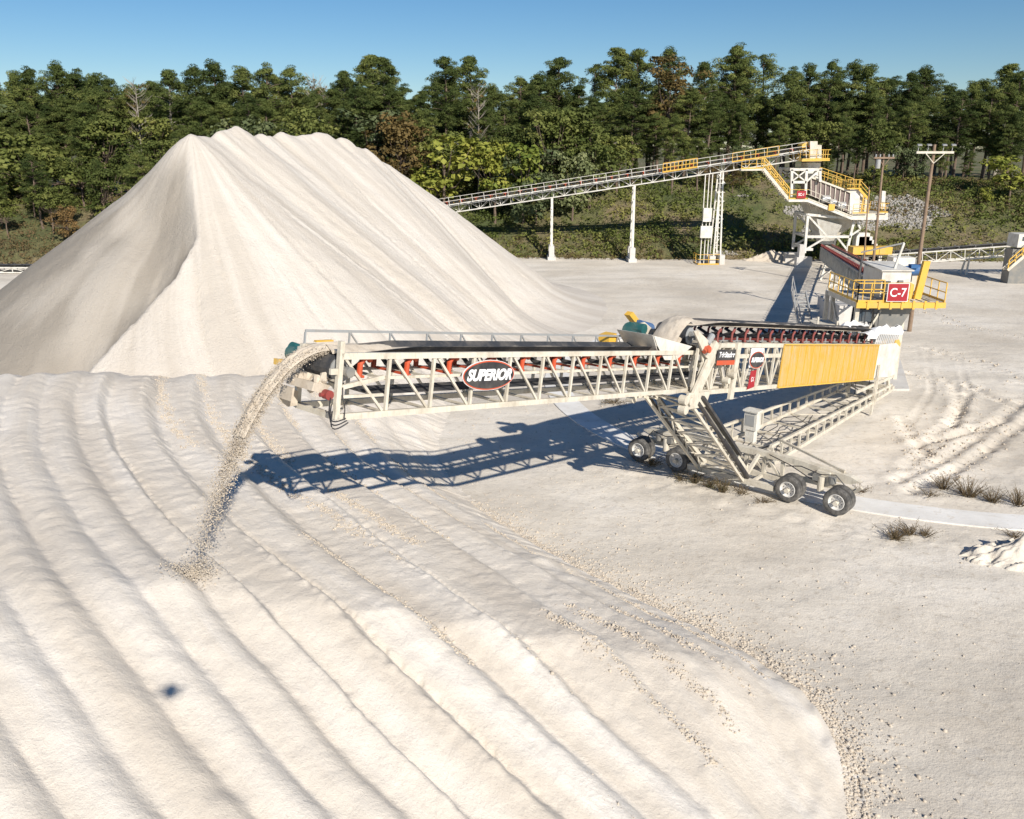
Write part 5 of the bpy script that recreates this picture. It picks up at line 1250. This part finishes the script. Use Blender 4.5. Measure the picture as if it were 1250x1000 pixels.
# lower front trees
for i in range(66):
    u=-20+i*19.5+random.uniform(-8,8); Y=random.uniform(123,131); v=random.uniform(135,205)
    if 1085<u<1215: v=random.uniform(170,205)
    x,h=top_h(u,v,Y); 
    if h<3.5: continue
    k=random.choice(['b0','b1','b2','p2','p6','p0','s0','a0'] if 330<u<900 else ['b0','b1','p0','p2','p5','p4','s0','p6']); nm={'b':'small leafy green tree','p':'young bushy pine','s':'grey green thicket tree','a':'small rusty brown tree'}[k[0]]
    plant(k,x,Y,h,nm+' '+lum(u),nm+'s at the forest edge '+lum(u),wid=random.uniform(1.0,1.35))
for (u,v,Y,k,w,lab) in [(q[0],q[1],max(q[2],119),q[3],q[4]*(.75 if q[3][0]=='s' else 1),q[5]) for q in [(490,146,124,'a0',1.25,'rusty orange brown tree just right of the tall sand pile'),(455,185,121,'a0',1.0,'low orange brown tree behind the right shoulder of the tall pile'),
  (820,72,133,'a1',1.25,'tall brown orange tree among the dark pines'),(604,182,116,'l0',1.1,'bright yellow green tree above the low end of the long conveyor'),(640,186,117,'l1',1.1,'small bright yellow bush tree right of the larger yellow one'),
  (541,178,118,'l1',1.3,'yellow green bush beside the right slope of the tall pile'),(675,142,122,'b1',1.0,'vine covered bright green tree above the long conveyor'),(722,150,122,'b2',1.1,'rounded green tree left of the brown orange tree'),
  (655,190,116,'s0',1.2,'wide grey green bush above the middle of the long conveyor'),(700,192,117,'s0',1.2,'grey green bush right of the widest one above the long conveyor'),
  (384,100,140,'d0',1.0,'bare grey leafless tree rising behind the crest of the tall pile'),(395,108,141,'d0',.9,'second bare leafless tree behind the crest, slightly shorter'),(166,106,128,'d0',1.1,'bare brownish tree left of the tall pile'),
  (583,112,125,'d0',1.0,'thin leafless tree above the yellow green bushes'),(1240,196,118,'l1',1.5,'yellow green shrub at the right edge on the bank'),(1205,232,116,'l1',1.2,'low yellowish bush on the bank at the right'),
  (25,268,108,'s1',1.0,'small dark round bush on the slope at the far left'),(1075,205,124,'s1',1.2,'green bush just right of the screening tower')]]:
    x,h=top_h(u,v,Y); plant(k,x,Y,max(h,2.2),lab,None,wid=w)
# bank scrub: uncountable cover
def scrub(name,n,xr,yr,mat,label,size,hgt,seed,cond=None,leaf=.14,per=16):
    g=np.random.default_rng(seed); xs=g.uniform(*xr,n); ys=g.uniform(*yr,n)
    toe=110-.02*xs+3*vn(xs*.05,xs*0,3)+np.where(xs<-30,(xs+30)*.30,0)-.12*np.clip(xs-40,0,40)
    ys=toe+ys; keep=(vn(xs*.09,ys*.09,seed)+.5)>g.random(n)*.75
    if cond is not None: keep&=cond(xs,ys-toe)
    xs,ys=xs[keep],ys[keep]; zs=hill_h(xs,ys); V=[]
    for x,y,z in zip(xs,ys,zs):
        r=size*(.5+g.random()); V.append(clump_cards(np.array([x,y,max(z,-.05)+r*hgt*.5]),r,int(per*r)+5,leaf*(.7+.6*g.random()),g,hgt))
    me=quads_mesh(name,np.concatenate(V),mat); o=bpy.data.objects.new(name,me); C.objects.link(o); return tag(o,label,{'sc':'scrub'}.get(name[:2],'brush'),kind='stuff')
rocky=lambda x,d: ((x>26)&(x<62)&(d>1.5)&(d<15)&(vn(x*.10,d*.16,61)+.35*vn(x*.4,d*.4,62)>.10))
scrub('scrub',9500,(-95,95),(.5,22),'scrub','tangled green scrub covering the bank between the pit floor and the forest',.7,.8,401,lambda x,d:(~rocky(x,d))&((x>-25)|(d>14)))
scrub('dry_brush',3400,(-95,95),(-1.0,5),'brush','brown dry weeds along the foot of the bank',.38,1.0,402,lambda x,d:~rocky(x,d),leaf=.09)
scrub('dry_brush',6000,(-95,-15),(0,26),'brush','brown and yellow weeds on the open slope at the far left',.55,.8,403,leaf=.10)
scrub('dry_brush',1500,(40,95),(10,26),'brush','reddish brown weeds on the upper bank at the right',.6,.8,404,leaf=.11)
g=np.random.default_rng(77); n=26000; xs=g.uniform(22,66,n); d=g.uniform(1,16,n); k=rocky(xs,d); xs,d=xs[k],d[k]
ys=110-.02*xs+3*vn(xs*.05,xs*0,3)-.12*np.clip(xs-40,0,40)+d; sz=.05+.16*g.random(len(xs))**2.5
rk=stones('loose_rock',np.stack([xs,ys,hill_h(xs,ys)+sz*.2],-1),sz,'rock',8); tag(rk,'pale grey loose rock spread on the bank around the screening tower','loose rock',kind='stuff')
# ---- dry weeds on the pit floor
def weed(u,v,h,label,mat='drystem',n=40,spread=.35,leafy=False):
    p=on_ground(u,v); r=empty('weed',(p.x,p.y,gz(p.x,p.y)-.02),label,'weed'); g=random.Random(int(u)); m=MB(); V=[]
    for i in range(n):
        an=g.random()*6.28; l=h*(.4+.7*g.random()); q=spread*g.random(); b=Vector((math.cos(an)*q*.5,math.sin(an)*q*.5,0)); t=b+Vector((math.cos(an)*q*1.6,math.sin(an)*q*1.6,l)); mid=(b+t)/2+Vector((g.gauss(0,.04),g.gauss(0,.04),.05))
        m.tube([b,mid,t],[.012,.009,.005],3)
        for j in range(2):
            f=.4+.6*g.random(); q_=b+(t-b)*f; m.tube([q_,q_+Vector((g.gauss(0,.09),g.gauss(0,.09),.10))],[.006,.003],3)
        V.append((t.x,t.y,t.z))
    m.build('stem',mat,r)
    gg=np.random.default_rng(int(u)); A=np.array(V); A=np.repeat(A,7,0)*np.concatenate([np.ones((len(A)*7,2)),gg.uniform(.3,1,(len(A)*7,1))],1)+gg.normal(size=(len(A)*7,3))*.05
    q=cards(A,A,gg.normal(size=A.shape),np.full(len(A),.022 if not leafy else .034),gg,.4); o=bpy.data.objects.new('foliage',quads_mesh('foliage',q,'weed' if leafy else 'brush')); C.objects.link(o); o.parent=r
for u,v,h,lab,n,sp,lf in [(1182,606,.75,'largest dark dry weed, among the tyre ruts at the right',70,.40,0),(1152,597,.6,'dry weed left of the largest one among the tyre ruts',45,.3,0),(1212,612,.6,'dry weed right of the largest one among the tyre ruts',45,.35,0),(1243,616,.65,'dry weed clump at the right edge above the concrete track',50,.35,0),
  (1092,655,.45,'dark low weed below the concrete track right of the wheels',55,.35,0),(1112,652,.4,'paler weed beside the dark low weed below the track',40,.35,0),(1128,654,.32,'smallest weed right of the pair below the track',25,.3,0),
  (848,588,.55,'green weed just below the second wheel pair',35,.2,1),(882,600,.6,'green weed on the near edge of the track',40,.2,1),(866,594,.35,'short weed between the two green weeds by the track',30,.25,1),(905,602,.35,'small brown weed on the track edge',25,.3,0),
  (795,568,.4,'grey weed below the leftmost wheels',35,.35,1),(830,585,.35,'small weed between the left wheels and the track edge',25,.3,1),(930,612,.25,'little dry tuft near the third wheel pair',20,.3,0),(1050,600,.25,'dry tuft right of the last wheel',20,.3,0),
  (750,492,.28,'yellow green tuft on the ground under the inner truss',40,.45,1),(1237,655,.25,'low tuft on the mound side at the right edge',20,.3,0),(1135,606,.2,'tiny brown tuft left of the rut weeds',20,.3,0)]:
    weed(u,v,h,lab,n=n,spread=sp,leafy=bool(lf))
# ---- the drone that carries the camera: only its shadow falls in the view
dr=empty('drone',(0,-.02,13.58),'small grey quadcopter drone hovering above the ridged pile, seen only by its shadow','drone')
m=MB(); m.prism([(-.07,-.20,0),(.07,-.20,0),(.09,-.05,0),(.06,.04,0),(-.06,.04,0),(-.09,-.05,0)],(0,0,.12)); m.build('body','grey',dr)
m=MB(); 
for sx in (-1,1):
    for sy in (-.16,.0): m.bar((sx*.05,sy*.5-.03,.05),(sx*.19,sy-.01,.07),.03,.02); m.cyl((sx*.19,sy-.01,.05),(sx*.19,sy-.01,.095),.018,10)
m.build('arm','grey',dr)
for sx in (-1,1):
    for sy in (-.16,.0):
        m=MB(); m.bar((sx*.19-.09,sy-.01,.10),(sx*.19+.09,sy-.01,.10),.016,.003); m.build('propeller','black',dr)
# ================================================================== LIGHT, SKY, CAMERA
d=Vector((-.3497,.7651,-.5413))
d=(Vector((-.393,.8597,-.6085))).normalized()
sl=bpy.data.lights.new('sun','SUN'); sl.energy=4.8; sl.angle=R(.53); sl.color=(1,.932,.83)
so2=bpy.data.objects.new('sun',sl); C.objects.link(so2); so2.rotation_euler=d.to_track_quat('-Z','Y').to_euler()
w=bpy.data.worlds.new('World'); bpy.context.scene.world=w; w.use_nodes=True; nt=w.node_tree
sk=nt.nodes.new('ShaderNodeTexSky'); sk.sky_type='NISHITA'; sk.sun_disc=False; sk.sun_elevation=math.asin(-d.z); sk.sun_rotation=math.atan2(-d.x,-d.y); sk.air_density=1.0; sk.dust_density=.1; sk.ozone_density=4.0; sk.altitude=600
hs=nt.nodes.new('ShaderNodeHueSaturation'); hs.inputs['Saturation'].default_value=1.22; nt.links.new(sk.outputs[0],hs.inputs['Color']); nt.links.new(hs.outputs[0],nt.nodes['Background'].inputs[0]); nt.nodes['Background'].inputs[1].default_value=.07
cam=bpy.data.cameras.new('camera'); co=bpy.data.objects.new('camera',cam); C.objects.link(co); co.location=(0,0,CH); co.rotation_euler=(math.pi/2-TH,0,0)
cam.sensor_width=36; cam.lens=FP/1250*36; cam.clip_end=6000; cam.clip_start=.15; sc=bpy.context.scene; sc.camera=co
sc.view_settings.view_transform='Standard'; sc.view_settings.look='None'; sc.view_settings.exposure=.3; sc.view_settings.gamma=1
sc.cycles.max_bounces=6; sc.cycles.diffuse_bounces=3; sc.cycles.transparent_max_bounces=4

# ---- separate loose pieces of repeated parts into parts of their own
def split_parts(names):
    for o in [o for o in bpy.data.objects if o.type=='MESH' and o.name.split('.')[0] in names and o.data.users==1]:
        me=o.data; nv=len(me.vertices); par=list(range(nv))
        def fd(i):
            while par[i]!=i: par[i]=par[par[i]]; i=par[i]
            return i
        for p in me.polygons:
            v=p.vertices; r=fd(v[0])
            for k in v[1:]: par[fd(k)]=r
        comp={}
        for i in range(nv): comp.setdefault(fd(i),[]).append(i)
        cs=list(comp.values()); bb=[]
        for c in cs:
            q=np.array([me.vertices[i].co[:] for i in c]); bb.append([q.min(0)-.012,q.max(0)+.012,c])
        ch=True
        while ch:
            ch=False
            for i in range(len(bb)):
                for j in range(i+1,len(bb)):
                    if (bb[i][0]<=bb[j][1]).all() and (bb[j][0]<=bb[i][1]).all():
                        bb[i]=[np.minimum(bb[i][0],bb[j][0]),np.maximum(bb[i][1],bb[j][1]),bb[i][2]+bb[j][2]]; del bb[j]; ch=True; break
                if ch: break
        if len(bb)<2: continue
        base=o.name.split('.')[0]
        for k,(_,_,c) in enumerate(bb):
            mp={v:n for n,v in enumerate(c)}; f=[tuple(mp[v] for v in p.vertices) for p in me.polygons if p.vertices[0] in mp]
            m2=bpy.data.meshes.new(base); m2.from_pydata([me.vertices[i].co[:] for i in c],[],f); m2.materials.append(me.materials[0])
            if k==0: o.data=m2
            else:
                n2=o.copy(); n2.data=m2; C.objects.link(n2)
split_parts({'cross_brace','support_roller','hopper_bars','concrete_block','footing','bearing','mast_plate','belt_guard','skirt_box','support_leg','tail_plate','tail_sill','landing_leg','take_up_weight','platform_leg','screen_rib','stiffener','vibrator_motor','insulator','cable','hose','switch_box','transfer_chute','guard_sheet','idler_stand','side_bar','rib','deck_gap','tread','jib_post','stair','idler_rail','stepped_chute'})
